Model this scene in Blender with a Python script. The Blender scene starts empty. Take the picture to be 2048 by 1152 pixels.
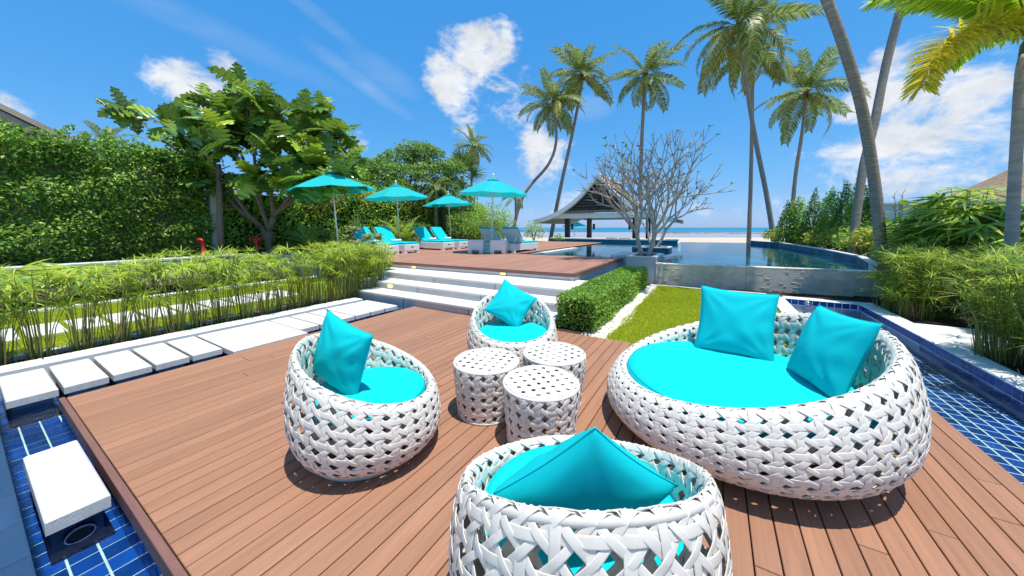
import bpy, math, random
import numpy as np
from mathutils import Vector, Matrix

random.seed(7)
rng = np.random.default_rng(7)
R = math.radians
scene = bpy.context.scene
COL = scene.collection

# ------------------------------------------------------------------ camera
YAW = R(30.9)
cam_d = bpy.data.cameras.new("camera")
cam = bpy.data.objects.new("camera", cam_d)
COL.objects.link(cam)
cam.location = (0, 0, 1.6)
cam.rotation_euler = (R(90 - 3.0), 0, YAW)
cam_d.sensor_width = 36
cam_d.lens = 36 * 675 / 2048
cam_d.shift_y = -0.0418
cam_d.clip_start = 0.05
cam_d.clip_end = 20000
scene.camera = cam

# ------------------------------------------------------------------ light
SUN_EL, SUN_DIR = 77.5, Vector((1.0, -0.34))     # sun stands almost overhead, a little towards +X and the camera
sd = Vector((SUN_DIR.x, SUN_DIR.y, 0)).normalized() * math.cos(R(SUN_EL)) + Vector((0, 0, math.sin(R(SUN_EL))))
sun_d = bpy.data.lights.new("sun", "SUN")
sun_d.energy = 4.6
sun_d.angle = R(0.55)
sun_d.color = (1.0, 0.955, 0.875)
sun = bpy.data.objects.new("sun", sun_d)
COL.objects.link(sun)
sun.rotation_euler = sd.to_track_quat("Z", "Y").to_euler()

vs = scene.view_settings
vs.view_transform = "Standard"
vs.look = "None"
vs.exposure = 0.30
vs.gamma = 1.0
vs.use_curve_mapping = False
scene.cycles.max_bounces = 8
scene.cycles.transparent_max_bounces = 12
scene.cycles.use_adaptive_sampling = True
scene.cycles.caustics_reflective = False
scene.cycles.caustics_refractive = False
scene.cycles.use_denoising = True

world = bpy.data.worlds.new("World")
scene.world = world
world.use_nodes = True


def view_dir(px, py):
    """direction of a sky feature: heading (deg from the view axis) and elevation from its bearing."""
    lat, upw = (px - 1024) / 675.0, (490.4 - py) / 675.0
    c, s, cp, sp = math.cos(YAW), math.sin(YAW), math.cos(R(3)), math.sin(R(3))
    f = Vector((-s * cp, c * cp, -sp)); r = Vector((c, s, 0)); u = r.cross(f)
    return (f + r * lat + u * upw).normalized()


def build_world():
    nt = world.node_tree
    N, L = nt.nodes, nt.links
    for n in list(N):
        N.remove(n)
    out = N.new("ShaderNodeOutputWorld")
    bg = N.new("ShaderNodeBackground")
    bg.inputs[1].default_value = 0.122
    L.new(bg.outputs[0], out.inputs[0])
    sky = N.new("ShaderNodeTexSky")
    sky.sky_type = "NISHITA"
    sky.sun_disc = False
    sky.sun_elevation = R(SUN_EL)
    sky.sun_rotation = math.atan2(SUN_DIR.x, SUN_DIR.y)
    sky.altitude = 0
    sky.air_density = 1.0
    sky.dust_density = 0.35
    sky.ozone_density = 3.0
    hs = N.new("ShaderNodeHueSaturation")
    hs.inputs["Hue"].default_value = 0.5
    hs.inputs["Saturation"].default_value = 1.0
    hs.inputs["Value"].default_value = 1.0
    # colour response of the picture: a deep tropical blue that pales towards the sea
    sp = N.new("ShaderNodeSeparateColor"); cb = N.new("ShaderNodeCombineColor")
    L.new(sky.outputs[0], sp.inputs[0])
    for i, (k_, p_) in enumerate(((.37, 1.14), (1.56, .52), (3.6, .32))):
        pw = N.new("ShaderNodeMath"); pw.operation = "POWER"; pw.inputs[1].default_value = p_
        ml = N.new("ShaderNodeMath"); ml.operation = "MULTIPLY"; ml.inputs[1].default_value = k_
        L.new(sp.outputs[i], pw.inputs[0]); L.new(pw.outputs[0], ml.inputs[0]); L.new(ml.outputs[0], cb.inputs[i])
    L.new(cb.outputs[0], hs.inputs["Color"])
    tc = N.new("ShaderNodeTexCoord")
    nrm = N.new("ShaderNodeVectorMath"); nrm.operation = "NORMALIZE"
    L.new(tc.outputs["Generated"], nrm.inputs[0])
    d = nrm.outputs[0]

    def math_n(op, a, b=None, clamp=False):
        n = N.new("ShaderNodeMath"); n.operation = op; n.use_clamp = clamp
        for i, v in enumerate((a, b)):
            if v is None:
                continue
            if isinstance(v, (int, float)):
                n.inputs[i].default_value = v
            else:
                L.new(v, n.inputs[i])
        return n.outputs[0]

    def dot(vec):
        n = N.new("ShaderNodeVectorMath"); n.operation = "DOT_PRODUCT"
        L.new(d, n.inputs[0]); n.inputs[1].default_value = vec
        return n.outputs["Value"]

    # clouds: (bearing, height, half width, half height, tilt, density)
    CL = [(952, 98, 66, 54, 20, .92), (905, 168, 50, 62, 20, .86), (990, 92, 48, 42, 0, .55),
          (1035, 205, 62, 55, 0, .48), (1095, 300, 55, 70, 20, .66), (1075, 340, 46, 44, 0, .55), (940, 248, 42, 28, 0, .44),
          (385, 172, 84, 44, 0, .86), (462, 142, 40, 36, 0, .66), (10, 212, 60, 24, 10, .55),
          (1840, 290, 200, 95, -8, .66), (1760, 180, 85, 64, 20, .74), (1930, 190, 130, 85, 20, .68), (1975, 250, 100, 44, 15, .6),
          (1720, 345, 110, 36, 5, .40), (1590, 330, 60, 25, 0, .22), (1110, 400, 130, 30, 0, .32), (1560, 410, 150, 28, 0, .30), (705, 285, 30, 24, 0, .35)]
    ST = [(725, 165, 88, 16, -32, .17), (625, 22, 90, 16, -32, .13), (400, 50, 260, 26, -10, .10), (770, 150, 60, 26, -25, .14), (1180, 215, 40, 22, 0, .18)]

    def mask(lst):
        acc = None
        for px, py, a, b, tilt, w in lst:
            c = view_dir(px, py)
            e1 = (view_dir(px + 4, py) - view_dir(px - 4, py)) / 8.0
            e2 = (view_dir(px, py - 4) - view_dir(px, py + 4)) / 8.0
            s1, s2 = e1.length, e2.length
            e1.normalize(); e2.normalize()
            t = R(tilt)
            f1 = e1 * math.cos(t) + e2 * math.sin(t)
            f2 = -e1 * math.sin(t) + e2 * math.cos(t)
            f1 = (f1 - c * f1.dot(c)) / (a * s1); f2 = (f2 - c * f2.dot(c)) / (b * s2)
            q1, q2 = dot(f1), dot(f2)
            dd = math_n("ADD", math_n("MULTIPLY", q1, q1), math_n("MULTIPLY", q2, q2))
            m = math_n("SUBTRACT", 1.0, math_n("MULTIPLY", dd, 0.5), True)
            m = math_n("MULTIPLY", m, math_n("GREATER_THAN", dot(c), 0.0))
            m = math_n("MULTIPLY", m, w)
            acc = m if acc is None else math_n("MAXIMUM", acc, m)
        return acc

    def noise(scale, detail, rough, stretch=None, dist=0.0):
        n = N.new("ShaderNodeTexNoise")
        n.inputs["Scale"].default_value = scale
        n.inputs["Detail"].default_value = detail
        n.inputs["Roughness"].default_value = rough
        n.inputs["Distortion"].default_value = dist
        if stretch:
            mp = N.new("ShaderNodeMapping"); mp.inputs["Scale"].default_value = stretch
            L.new(d, mp.inputs["Vector"]); L.new(mp.outputs[0], n.inputs["Vector"])
        else:
            L.new(d, n.inputs["Vector"])
        return n.outputs[0]

    puff = mask(CL)
    n1 = noise(10.0, 10, 0.66, (1, 1, 1.6), 0.25)
    body = math_n("ADD", puff, math_n("MULTIPLY", math_n("SUBTRACT", n1, 0.5), 2.1))
    # the same kind of scattered cloud over the rest of the sky
    big = noise(2.6, 3, 0.5, (1, 1, 2.2))
    gen = math_n("MULTIPLY", math_n("SUBTRACT", big, 0.55, True), 1.5)
    gen = math_n("ADD", gen, math_n("MULTIPLY", math_n("SUBTRACT", n1, 0.5), 0.6))
    cov = N.new("ShaderNodeMapRange"); cov.interpolation_type = "SMOOTHSTEP"
    cov.inputs["From Min"].default_value = 0.24; cov.inputs["From Max"].default_value = 0.80
    L.new(math_n("MAXIMUM", math_n("MULTIPLY", body, math_n("GREATER_THAN", puff, 0.001)), math_n("MULTIPLY", gen, 0.9)), cov.inputs["Value"])
    streak = math_n("MULTIPLY", mask(ST), math_n("MULTIPLY", noise(14, 6, .6, (1, 1, 3)), 1.5))
    cover = math_n("MAXIMUM", cov.outputs[0], streak, True)
    shade = N.new("ShaderNodeMapRange")
    shade.inputs["From Min"].default_value = 0.3; shade.inputs["From Max"].default_value = 0.75
    shade.inputs["To Min"].default_value = 0.70; shade.inputs["To Max"].default_value = 1.0
    L.new(noise(11, 6, .62, (1, 1, 1.5)), shade.inputs["Value"])
    cc = N.new("ShaderNodeMix"); cc.data_type = "RGBA"; cc.blend_type = "MULTIPLY"
    cc.inputs["Factor"].default_value = 1.0
    cc.inputs["A"].default_value = (6.9, 7.0, 7.25, 1)
    L.new(shade.outputs[0], cc.inputs["B"])
    mx = N.new("ShaderNodeMix"); mx.data_type = "RGBA"
    L.new(math_n("MULTIPLY", cover, 0.94), mx.inputs["Factor"])
    L.new(hs.outputs[0], mx.inputs["A"]); L.new(cc.outputs["Result"], mx.inputs["B"])
    L.new(mx.outputs["Result"], bg.inputs[0])


build_world()

# ------------------------------------------------------------------ helpers
ORG = [Vector((0, 0, 0))]


def V(lat, dep, z=0.0):
    """site plan point: lat metres to the right of and dep metres along the terrace's sight line to the sea."""
    c, s = math.cos(YAW), math.sin(YAW)
    return Vector((c * lat - s * dep, s * lat + c * dep, z))


def tag(o, label=None, cat=None, group=None, kind=None):
    if label: o["label"] = label
    if cat: o["category"] = cat
    if group: o["group"] = group
    if kind: o["kind"] = kind
    return o


def thing(name, label, cat, loc=(0, 0, 0), rz=0.0, group=None, kind=None):
    o = bpy.data.objects.new(name, None)
    o.empty_display_size = 0.2
    COL.objects.link(o)
    o.location = loc
    o.rotation_euler = (0, 0, rz)
    ORG[0] = Vector((0, 0, 0)) if rz else Vector(loc)
    return tag(o, label, cat, group, kind)


def mesh_np(name, Vs, F, mat=None, smooth=False):
    Vs = np.asarray(Vs, dtype=np.float32).reshape(-1, 3)
    F = np.asarray(F, dtype=np.int32)
    me = bpy.data.meshes.new(name)
    m, k = F.shape
    me.vertices.add(len(Vs)); me.vertices.foreach_set("co", Vs.ravel())
    me.loops.add(m * k); me.loops.foreach_set("vertex_index", F.ravel())
    me.polygons.add(m); me.polygons.foreach_set("loop_start", np.arange(0, m * k, k, dtype=np.int32))
    if smooth:
        me.polygons.foreach_set("use_smooth", np.ones(m, dtype=bool))
    me.update(calc_edges=True)
    if mat: me.materials.append(mat)
    return me


def link(name, me, parent=None, loc=None, rot=None):
    o = bpy.data.objects.new(name, me)
    COL.objects.link(o)
    if parent: o.parent = parent
    if loc is not None: o.location = loc
    if rot is not None: o.rotation_euler = rot
    return o


def copy_tree(o, parent=None):
    c = o.copy(); COL.objects.link(c)
    if parent: c.parent = parent
    for ch in o.children: copy_tree(ch, c)
    return c


class MB:
    def __init__(s):
        s.v, s.f = [], []

    def add(s, vs_, fs):
        b = len(s.v)
        s.v += [tuple(p) for p in vs_]
        s.f += [tuple(i + b for i in f) for f in fs]
        return s

    def box(s, x0, x1, y0, y1, z0, z1, c=0.0):
        if c <= 0:
            return s.add([(x0, y0, z0), (x1, y0, z0), (x1, y1, z0), (x0, y1, z0), (x0, y0, z1), (x1, y0, z1), (x1, y1, z1), (x0, y1, z1)],
                         [(3, 2, 1, 0), (4, 5, 6, 7), (0, 1, 5, 4), (1, 2, 6, 5), (2, 3, 7, 6), (3, 0, 4, 7)])
        q = z1 - c
        return s.add([(x0, y0, z0), (x1, y0, z0), (x1, y1, z0), (x0, y1, z0), (x0, y0, q), (x1, y0, q), (x1, y1, q), (x0, y1, q),
                      (x0 + c, y0 + c, z1), (x1 - c, y0 + c, z1), (x1 - c, y1 - c, z1), (x0 + c, y1 - c, z1)],
                     [(3, 2, 1, 0), (0, 1, 5, 4), (1, 2, 6, 5), (2, 3, 7, 6), (3, 0, 4, 7),
                      (4, 5, 9, 8), (5, 6, 10, 9), (6, 7, 11, 10), (7, 4, 8, 11), (8, 9, 10, 11)])

    def prism(s, pts, z0, z1, c=0.0):
        """vertical prism over a counter-clockwise polygon"""
        n = len(pts)
        vs_ = [(p[0], p[1], z0) for p in pts] + [(p[0], p[1], z1) for p in pts]
        return s.add(vs_, [tuple(range(n - 1, -1, -1)), tuple(range(n, 2 * n))] + [(i, (i + 1) % n, (i + 1) % n + n, i + n) for i in range(n)])

    def bar(s, a, b, w, h, up=(0, 0, 1)):
        a, b = Vector(a), Vector(b)
        t = (b - a).normalized(); u = Vector(up)
        x = t.cross(u)
        if x.length < 1e-4: x = t.cross(Vector((1, 0, 0)))
        x.normalize(); y = x.cross(t)
        vs_ = [p + x * sx * w / 2 + y * sy * h / 2 for p in (a, b) for sx, sy in ((-1, -1), (1, -1), (1, 1), (-1, 1))]
        return s.add(vs_, [(3, 2, 1, 0), (4, 5, 6, 7), (0, 1, 5, 4), (1, 2, 6, 5), (2, 3, 7, 6), (3, 0, 4, 7)])

    def tube(s, pts, rad, k=8, cap=True, bumps=None):
        pts = [Vector(p) for p in pts]
        n = len(pts)
        rad = rad if hasattr(rad, "__len__") else [rad] * n
        t0 = (pts[1] - pts[0]).normalized()
        x = t0.orthogonal().normalized()
        vs_ = []
        for i in range(n):
            t = (pts[min(i + 1, n - 1)] - pts[max(i - 1, 0)]).normalized()
            x = (x - t * x.dot(t)).normalized(); y = t.cross(x)
            for j in range(k):
                a = 2 * math.pi * j / k
                vs_.append(pts[i] + (x * math.cos(a) + y * math.sin(a)) * rad[i])
        fs = [(i * k + j, i * k + (j + 1) % k, (i + 1) * k + (j + 1) % k, (i + 1) * k + j) for i in range(n - 1) for j in range(k)]
        if cap:
            fs += [tuple(range(k - 1, -1, -1)), tuple(range((n - 1) * k, n * k))]
        return s.add(vs_, fs)

    def lathe(s, prof, k=16, cx=0, cy=0):
        n = len(prof)
        vs_ = [(cx + r * math.cos(2 * math.pi * j / k), cy + r * math.sin(2 * math.pi * j / k), z) for r, z in prof for j in range(k)]
        fs = [(i * k + j, i * k + (j + 1) % k, (i + 1) * k + (j + 1) % k, (i + 1) * k + j) for i in range(n - 1) for j in range(k)]
        return s.add(vs_, fs)

    def mesh(s, name, mat, smooth=False, org=None):
        me = bpy.data.meshes.new(name)
        o = ORG[0] if org is None else Vector(org)
        me.from_pydata([(p[0] - o.x, p[1] - o.y, p[2] - o.z) for p in s.v], [], s.f)
        if smooth: me.polygons.foreach_set("use_smooth", np.ones(len(s.f), dtype=bool))
        me.update()
        if mat: me.materials.append(mat)
        return me

    def build(s, name, mat, parent=None, smooth=False):
        """a part in site coordinates under the current thing"""
        return link(name, s.mesh(name, mat, smooth), parent)

    def top(s, name, mat, loc=(0, 0, 0), smooth=False):
        """a top-level object of one mesh, its origin at loc"""
        return link(name, s.mesh(name, mat, smooth, loc), None, loc)


def catmull(pts, n):
    P = np.array([list(p) for p in pts], float)
    P = np.vstack([2 * P[0] - P[1], P, 2 * P[-1] - P[-2]])
    m = len(P) - 3
    out = []
    for t in np.linspace(0, m - 1e-6, n):
        i = int(t); f = t - i
        p0, p1, p2, p3 = P[i:i + 4]
        out.append(0.5 * (2 * p1 + (p2 - p0) * f + (2 * p0 - 5 * p1 + 4 * p2 - p3) * f * f + (3 * p1 - p0 - 3 * p2 + p3) * f ** 3))
    return np.array(out)


def wave3(P, sc, seed=0):
    """cheap smooth noise in -1..1 for arrays of points"""
    r = np.random.default_rng(seed + 100)
    o = np.zeros(len(P))
    for k in range(7):
        d = r.normal(size=3) * sc * (1 + 0.45 * k)
        o += np.sin(P @ d + r.uniform(0, 6.28)) / (1 + 0.4 * k)
    return o / 3.2


# ------------------------------------------------------------------ materials
def mat_new(name):
    m = bpy.data.materials.new(name); m.use_nodes = True
    nt = m.node_tree
    return m, nt, nt.nodes, nt.links, nt.nodes["Principled BSDF"]


def ramp_node(N, stops):
    r = N.new("ShaderNodeValToRGB")
    el = r.color_ramp.elements
    while len(el) < len(stops): el.new(0.5)
    for e, (p, c) in zip(el, stops):
        e.position = p; e.color = (*c, 1)
    return r


def mat(name, col, rough=0.6, spec=0.3, var=0.12, scale=6.0, stretch=(1, 1, 1), bump=0.0, bscale=40.0, island=0.0, objvar=0.0, metal=0.0, dirt=None, dirt_scale=2.0, dirt_amt=0.5):
    """surface with colour mottling, optional variation per piece, stains and fine relief"""
    m, nt, N, L, P = mat_new(name)
    P.inputs["Roughness"].default_value = rough
    P.inputs["Specular IOR Level"].default_value = spec
    P.inputs["Metallic"].default_value = metal
    tc = N.new("ShaderNodeTexCoord")
    mp = N.new("ShaderNodeMapping"); mp.inputs["Scale"].default_value = stretch
    L.new(tc.outputs["Object"], mp.inputs["Vector"])
    vec = mp.outputs[0]
    if objvar > 0:
        oi = N.new("ShaderNodeObjectInfo")
        ad = N.new("ShaderNodeVectorMath"); ad.operation = "ADD"
        sc = N.new("ShaderNodeVectorMath"); sc.operation = "SCALE"; sc.inputs["Scale"].default_value = 37.0
        cmb = N.new("ShaderNodeCombineXYZ")
        for i in range(3): L.new(oi.outputs["Random"], cmb.inputs[i])
        L.new(cmb.outputs[0], sc.inputs[0]); L.new(vec, ad.inputs[0]); L.new(sc.outputs[0], ad.inputs[1])
        vec = ad.outputs[0]
    nz = N.new("ShaderNodeTexNoise")
    nz.inputs["Scale"].default_value = scale; nz.inputs["Detail"].default_value = 6; nz.inputs["Roughness"].default_value = 0.62
    L.new(vec, nz.inputs["Vector"])
    lo = tuple(max(0, c * (1 - var)) for c in col); hi = tuple(min(1, c * (1 + var)) for c in col)
    rp = ramp_node(N, [(0.3, lo), (0.7, hi)])
    L.new(nz.outputs[0], rp.inputs[0])
    c = rp.outputs[0]
    if dirt:
        dn = N.new("ShaderNodeTexNoise"); dn.inputs["Scale"].default_value = dirt_scale; dn.inputs["Detail"].default_value = 8
        dn.inputs["Roughness"].default_value = 0.7
        L.new(vec, dn.inputs["Vector"])
        dr = N.new("ShaderNodeMapRange"); dr.inputs["From Min"].default_value = 0.52; dr.inputs["From Max"].default_value = 0.75
        dr.inputs["To Max"].default_value = dirt_amt
        L.new(dn.outputs[0], dr.inputs["Value"])
        mx = N.new("ShaderNodeMix"); mx.data_type = "RGBA"
        L.new(dr.outputs[0], mx.inputs["Factor"]); L.new(c, mx.inputs["A"]); mx.inputs["B"].default_value = (*dirt, 1)
        c = mx.outputs["Result"]
    if island > 0 or objvar > 0:
        hv = N.new("ShaderNodeHueSaturation")
        mr = N.new("ShaderNodeMapRange")
        a = max(island, objvar)
        mr.inputs["To Min"].default_value = 1 - a; mr.inputs["To Max"].default_value = 1 + a
        if island > 0:
            g = N.new("ShaderNodeNewGeometry"); L.new(g.outputs["Random Per Island"], mr.inputs["Value"])
        else:
            L.new(oi.outputs["Random"], mr.inputs["Value"])
        L.new(mr.outputs[0], hv.inputs["Value"]); L.new(c, hv.inputs["Color"])
        c = hv.outputs[0]
    L.new(c, P.inputs["Base Color"])
    if bump > 0:
        b = N.new("ShaderNodeBump"); b.inputs["Strength"].default_value = bump; b.inputs["Distance"].default_value = 0.01
        bn = N.new("ShaderNodeTexNoise"); bn.inputs["Scale"].default_value = bscale; bn.inputs["Detail"].default_value = 5
        L.new(vec, bn.inputs["Vector"]); L.new(bn.outputs[0], b.inputs["Height"]); L.new(b.outputs[0], P.inputs["Normal"])
    return m


def leaf_mat(name, cols, trans=0.35, rough=0.42, spec=0.35, obj=False):
    """leaves: colour picked per leaf from the list, with light passing through"""
    m, nt, N, L, P = mat_new(name)
    if obj:
        src = N.new("ShaderNodeObjectInfo").outputs["Random"]
    else:
        src = N.new("ShaderNodeNewGeometry").outputs["Random Per Island"]
    n = len(cols)
    rp = ramp_node(N, [((i + 0.5) / n if n > 1 else 0.5, c) for i, c in enumerate(cols)])
    L.new(src, rp.inputs[0])
    L.new(rp.outputs[0], P.inputs["Base Color"])
    P.inputs["Roughness"].default_value = rough
    P.inputs["Specular IOR Level"].default_value = spec
    tr = N.new("ShaderNodeBsdfTranslucent")
    hv = N.new("ShaderNodeHueSaturation"); hv.inputs["Value"].default_value = 1.5; hv.inputs["Hue"].default_value = 0.49
    L.new(rp.outputs[0], hv.inputs["Color"]); L.new(hv.outputs[0], tr.inputs["Color"])
    ms = N.new("ShaderNodeMixShader"); ms.inputs[0].default_value = trans
    L.new(P.outputs[0], ms.inputs[1]); L.new(tr.outputs[0], ms.inputs[2])
    L.new(ms.outputs[0], N["Material Output"].inputs[0])
    return m


def water_mat(name, tint, wscale=3.0, wstr=0.06, ior=1.33, murk=0.0, murk_col=(0, .2, .3)):
    """a water surface: tinted clear below, mirror by Fresnel, small ripples"""
    m, nt, N, L, P = mat_new(name)
    N.remove(P)
    tr = N.new("ShaderNodeBsdfTransparent"); tr.inputs[0].default_value = (*tint, 1)
    gl = N.new("ShaderNodeBsdfGlossy"); gl.inputs["Roughness"].default_value = 0.02
    fr = N.new("ShaderNodeFresnel"); fr.inputs["IOR"].default_value = ior
    tc = N.new("ShaderNodeTexCoord")
    nz = N.new("ShaderNodeTexNoise"); nz.inputs["Scale"].default_value = wscale; nz.inputs["Detail"].default_value = 3
    L.new(tc.outputs["Object"], nz.inputs["Vector"])
    b = N.new("ShaderNodeBump"); b.inputs["Strength"].default_value = wstr; b.inputs["Distance"].default_value = 0.1
    L.new(nz.outputs[0], b.inputs["Height"])
    L.new(b.outputs[0], gl.inputs["Normal"]); L.new(b.outputs[0], fr.inputs["Normal"])
    ms = N.new("ShaderNodeMixShader")
    L.new(fr.outputs[0], ms.inputs[0]); L.new(tr.outputs[0], ms.inputs[1]); L.new(gl.outputs[0], ms.inputs[2])
    o = ms
    if murk > 0:
        df = N.new("ShaderNodeBsdfDiffuse"); df.inputs[0].default_value = (*murk_col, 1)
        m2 = N.new("ShaderNodeMixShader"); m2.inputs[0].default_value = murk
        L.new(tr.outputs[0], m2.inputs[1]); L.new(df.outputs[0], m2.inputs[2]); L.new(m2.outputs[0], ms.inputs[1])
    L.new(o.outputs[0], N["Material Output"].inputs[0])
    return m


M = {}
M["plank"] = mat("plank_composite", (.345, .174, .104), .62, .25, .13, 3.0, (14, .7, 14), .25, 60, objvar=.09, dirt=(.25, .13, .085), dirt_scale=.7, dirt_amt=.45)
M["plank_up"] = mat("upper_plank_composite", (.36, .180, .122), .62, .25, .10, 3.0, (14, .7, 14), .2, 60, objvar=.12)
M["fascia"] = mat("fascia_board", (.21, .105, .085), .55, .3, .12, 3.0, (1, 8, 8), .2, 50, objvar=.06)
M["under"] = mat("deck_underframe", (.02, .015, .012), .9, .1)
M["rattan"] = mat("white_strap", (.735, .685, .61), .38, .45, .04, 8.0, bump=.05, bscale=90, island=.03)
M["rattan_in"] = mat("white_frame_tube", (.64, .60, .54), .45, .4, .05, 8)
M["fabric"] = mat("turquoise_fabric", (.003, .51, .545), .85, .12, .03, 260.0, bump=.12, bscale=500)
M["fabric_dk"] = mat("turquoise_seam", (.004, .50, .53), .85, .1, .03, 200.0)
M["canopy"] = None
M["white_stone"] = mat("white_limestone", (.66, .635, .59), .6, .3, .08, 7.0, (1, 3, 1), .35, 70, objvar=.03, dirt=(.58, .50, .40), dirt_scale=2.2, dirt_amt=.45)
M["coping"] = mat("pale_coping", (.74, .73, .69), .6, .3, .06, 3.0, (1, 1, 1), .12, 40, objvar=.03, dirt=(.40, .42, .46), dirt_scale=2.2, dirt_amt=.45)
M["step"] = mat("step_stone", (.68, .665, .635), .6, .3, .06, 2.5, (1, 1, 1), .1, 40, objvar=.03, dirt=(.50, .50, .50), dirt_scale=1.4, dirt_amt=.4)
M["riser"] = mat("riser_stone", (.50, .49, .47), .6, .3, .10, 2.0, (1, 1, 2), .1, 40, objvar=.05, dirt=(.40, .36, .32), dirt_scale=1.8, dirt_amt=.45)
M["shade_cop"] = mat("shade_tinted_coping", (.33, .40, .48), .6, .3, .12, 2.0, (.6, 6, 1), .15, 30, objvar=.06)  # darker blue-grey: the roof's shade is put into the slab colour
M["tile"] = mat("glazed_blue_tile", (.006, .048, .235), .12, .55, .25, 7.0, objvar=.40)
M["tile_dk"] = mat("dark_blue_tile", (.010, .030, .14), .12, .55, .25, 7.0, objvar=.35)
M["grout"] = mat("pale_grout", (.60, .70, .62), .85, .1, .15, 8.0, dirt=(.45, .38, .2), dirt_scale=3, dirt_amt=.5)
M["grout_dk"] = mat("blue_grey_grout", (.16, .22, .30), .85, .1, .15, 8.0)
M["pooltile"] = mat("pool_tile", (.10, .42, .52), .2, .5, .2, 3.0, objvar=.2)
M["pooltile_dk"] = mat("pool_edge_tile", (.012, .10, .16), .55, .15, .3, 5.0, objvar=.35)
M["wallstone"] = mat("slate_cladding", (.62, .55, .45), .85, .1, .28, 2.6, (1, 1, 1.3), .25, 22, objvar=.10, dirt=(.48, .38, .27), dirt_scale=1.7, dirt_amt=.45)
M["chip"] = mat("pale_stone_chip", (.72, .66, .54), .7, .2, .25, 8.0, bump=.3, bscale=50, objvar=.25)
M["planterstone"] = mat("grey_render", (.56, .55, .52), .7, .2, .12, 2.5, (1, 1, 1), .15, 30, dirt=(.28, .28, .29), dirt_scale=2.2, dirt_amt=.5)
M["bluegrey"] = mat("blue_grey_render", (.30, .36, .42), .6, .3, .08, 2.0)
M["soil"] = mat("dark_soil", (.055, .038, .026), .95, .1, .5, 18.0, bump=.8, bscale=40)
M["ground"] = mat("garden_ground", (.10, .10, .045), .95, .1, .4, 2.0)
M["lawn"] = mat("lawn_base", (.24, .28, .02), .9, .1, .35, 6.0)
M["pebble"] = mat("white_pebble", (.76, .70, .60), .6, .3, .1, 8.0, island=.22)
M["sand"] = mat("beach_sand", (.54, .45, .33), .9, .1, .06, .12)
M["flat"] = mat("tidal_flat_shallows", (.30, .31, .34), .5, .25, .12, .05, (1, 1, 1))
M["rock"] = mat("reef_rock", (.20, .15, .10), .9, .1, .4, .4)
M["white_paint"] = mat("white_paint", (.84, .83, .79), .45, .4, .03, 4.0, objvar=.02)
M["white_wall"] = mat("pale_wall", (.66, .63, .58), .8, .2, .06, 1.2)
M["teal_wall"] = mat("pale_teal_wall", (.50, .62, .62), .75, .2, .05, 1.2)
M["pav_white"] = mat("pavilion_white", (.80, .83, .80), .55, .3, .06, 1.0)
M["darkwood"] = mat("dark_brown_timber", (.040, .024, .018), .5, .35, .25, 3.0, (6, 6, 1))
M["louvre"] = mat("grey_louvre_board", (.12, .12, .11), .6, .2, .25, 2.0, (1, 8, 8), objvar=.2)
M["thatch"] = mat("thatch", (.27, .20, .135), .95, .1, .45, 3.0, (3, 3, 1), .9, 25)
M["metal"] = mat("brushed_steel", (.55, .55, .55), .3, .5, .05, 20, metal=1.0)
M["dark"] = mat("black_plastic", (.015, .015, .015), .5, .4)
M["red"] = mat("red_enamel", (.55, .02, .025), .35, .5, .08, 5)
M["towel"] = mat("white_towel", (.82, .82, .80), .95, .1, .04, 60, bump=.4, bscale=120)
M["trunk"] = mat("palm_bark", (.31, .265, .22), .9, .15, .35, 3.0, (2, 2, 9), .7, 12)
M["trunk_pale"] = mat("foxtail_bark", (.40, .37, .33), .85, .15, .25, 2.0, (2, 2, 7), .4, 12)
M["bark"] = mat("grey_brown_bark", (.24, .19, .14), .9, .15, .3, 8.0, (3, 3, 1), .6, 25)
M["frang"] = mat("frangipani_bark", (.44, .39, .33), .85, .15, .3, 9.0, (1, 1, 1), .5, 25)
M["twig"] = mat("dark_hedge_twigs", (.022, .030, .012), .95, .05, .4, 12)
M["creeper_wall"] = mat("plastered_wall", (.38, .31, .27), .85, .1, .12, 1.5)
M["roofmetal"] = mat("tan_roof_edge", (.46, .38, .29), .6, .3, .1, 2.0, objvar=.05)
M["roofdark"] = mat("roof_gutter_line", (.06, .055, .055), .6, .3)
M["soffit"] = mat("brown_soffit", (.22, .15, .10), .7, .2, .15, 3.0)

M["l_hedge"] = leaf_mat("hedge_leaf", [(0.083, 0.192, 0.023), (0.165, 0.337, 0.036), (0.284, 0.494, 0.056), (0.472, 0.674, 0.113), (0.118, 0.247, 0.026)])
M["l_ivy"] = leaf_mat("creeper_leaf", [(0.066, 0.164, 0.030), (0.116, 0.255, 0.035), (0.180, 0.358, 0.047), (0.329, 0.537, 0.090), (0.093, 0.209, 0.030), (0.492, 0.686, 0.134)])
M["l_bush"] = leaf_mat("bush_leaf", [(0.117, 0.269, 0.036), (0.236, 0.429, 0.057), (0.394, 0.643, 0.092), (0.591, 0.786, 0.143), (0.176, 0.321, 0.051)])
M["l_warm"] = leaf_mat("warm_bush_leaf", [(0.193, 0.304, 0.037), (0.331, 0.469, 0.055), (0.497, 0.552, 0.068), (0.662, 0.524, 0.138), (0.138, 0.276, 0.034)])
M["l_dark"] = leaf_mat("dark_tree_leaf", [(0.073, 0.170, 0.036), (0.131, 0.248, 0.047), (0.201, 0.340, 0.066), (0.315, 0.444, 0.104)])
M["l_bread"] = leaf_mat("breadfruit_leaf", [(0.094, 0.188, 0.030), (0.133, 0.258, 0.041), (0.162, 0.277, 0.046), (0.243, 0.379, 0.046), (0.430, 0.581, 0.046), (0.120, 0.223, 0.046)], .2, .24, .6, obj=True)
M["l_papy"] = leaf_mat("papyrus_ray", [(0.300, 0.457, 0.044), (0.400, 0.544, 0.061), (0.520, 0.608, 0.077), (0.639, 0.630, 0.109), (0.240, 0.391, 0.039)], .35)
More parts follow.
